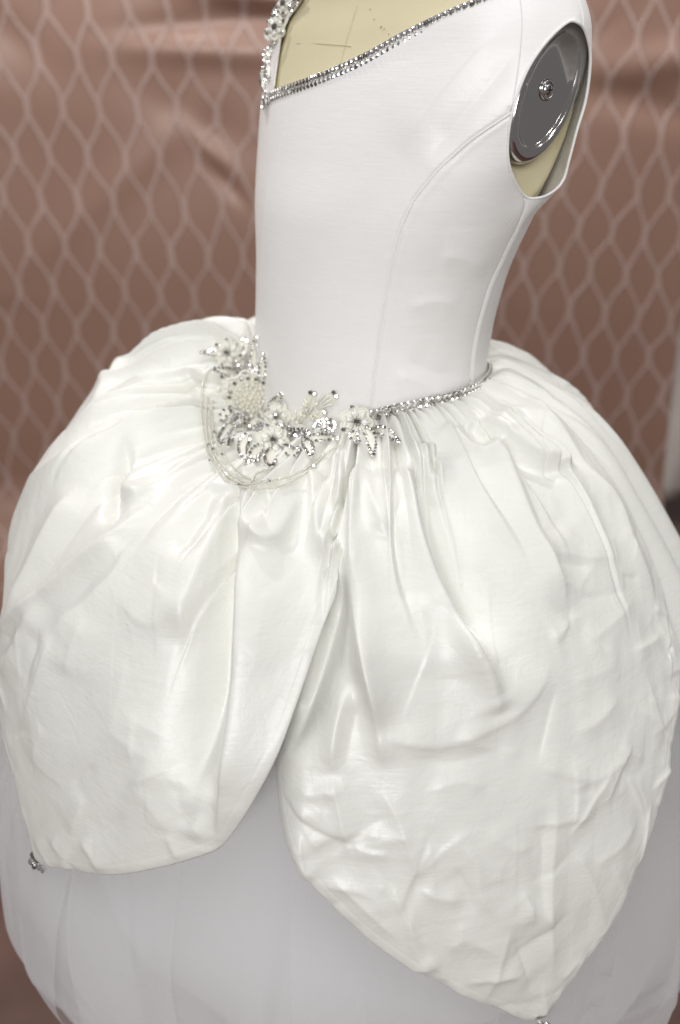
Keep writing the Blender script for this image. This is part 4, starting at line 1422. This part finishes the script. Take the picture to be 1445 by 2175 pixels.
bud(668, 868, 712, 838, 14, 4, 1, 2)
bud(655, 890, 690, 876, 13, 2, 4, 1)
bud(640, 925, 648, 905, 20, 5, 0, 0)
pave(692, 905, 26, 17, .15)
leaf([(745, 918), (752, 930), (762, 940)], 10)
flower(753, 900, 37, 7, big=1.1, label='beaded flower where the belt meets the applique')
leaf([(772, 908), (788, 935), (792, 970)], 14, label='pointed beaded leaf hanging below the flower at the belt')
leaf([(790, 915), (820, 918), (850, 942)], 11, label='slanting beaded leaf right of the flower at the belt')
strand([(455, 780), (438, 795), (429, 830), (428, 880), (434, 930), (446, 975), (475, 1012), (515, 1034), (560, 1038), (610, 1028), (660, 995), (690, 965), (722, 946)], (.42, .62, .9))
strand([(440, 845), (437, 900), (445, 950), (470, 995), (510, 1026), (560, 1024), (620, 1010), (665, 985), (690, 962)], (.3, .5, .75))
strand([(450, 850), (452, 900), (462, 945), (485, 980), (520, 1012), (560, 1022), (590, 1020)], (.25, .45))
strand([(447, 855), (446, 915), (458, 965), (495, 1010), (530, 1025), (545, 1005), (575, 995)], (.4,))
strand([(500, 1000), (515, 985), (528, 975)], ())

# shoulder applique along the far strap
def strap_site(x, y):
    return torso_pt(x, y, .002)
_old_spot = spot
def spot(x, y, which='all'):
    if y < 230 and x < 660:
        t_, z_, n_ = pick_torso(x, y)
        return torso(np.array([t_]), np.array([z_]), .001)[0], n_
    return _old_spot(x, y, which)
leaf([(566, 196), (560, 165), (562, 140)], 6, R=.0014)
leaf([(574, 168), (573, 145), (570, 128)], 7, R=.0014)
leaf([(569, 140), (566, 120), (572, 100)], 6, R=.0014)
leaf([(570, 118), (578, 105), (586, 92)], 6, R=.0014)
flower(594, 62, 24, 6, bias=1.2, label='beaded flower on the far shoulder strap')
bud(580, 92, 566, 66, 9, 3, 0, 1)
bud(590, 85, 583, 70, 9, 3, 0, 0)
leaf([(580, 55), (583, 40), (590, 25)], 7, R=.0014)
leaf([(600, 40), (606, 22), (615, 2)], 9, R=.0015)
flower(612, 12, 20, 5, bias=1.2, label='beaded flower at the very top of the strap')
leaf([(618, 25), (628, 8), (645, -12)], 7, R=.0014)
pave(598, 30, 14, 9, .6)

# rhinestone clusters at the petal tips
def tip_cluster(px, label):
    o = None
    for i, (x, y, r, du) in enumerate(px):
        t_, s_, n_ = pick_skirt(x, y)
        p = skirt(np.array([t_]), np.array([s_]))[0] + n_ * .007
        if o is None:
            v, f = sphere_vf(p - n_ * .002, .003); o = ob('tip_cluster', mesh_np('tip_cluster', v, f, MATS['silver']), dress); o['label'] = label
        stone(o, p, unit(n_ + unit(CAM - p)), r, i % 2 == 0)
    return o
tip_cluster([(88, 1808, .0030, 0), (84, 1822, .0030, 0), (96, 1818, .0028, 0), (100, 1834, .0026, 0), (90, 1832, .0026, 0), (107, 1841, .0020, 0)], 'rhinestone cluster on the left petal tip')
tip_cluster([(1140, 2162, .0028, 0), (1152, 2160, .0028, 0), (1146, 2172, .0028, 0), (1160, 2168, .0026, 0), (1150, 2180, .0026, 0)], 'rhinestone cluster on the right petal tip')
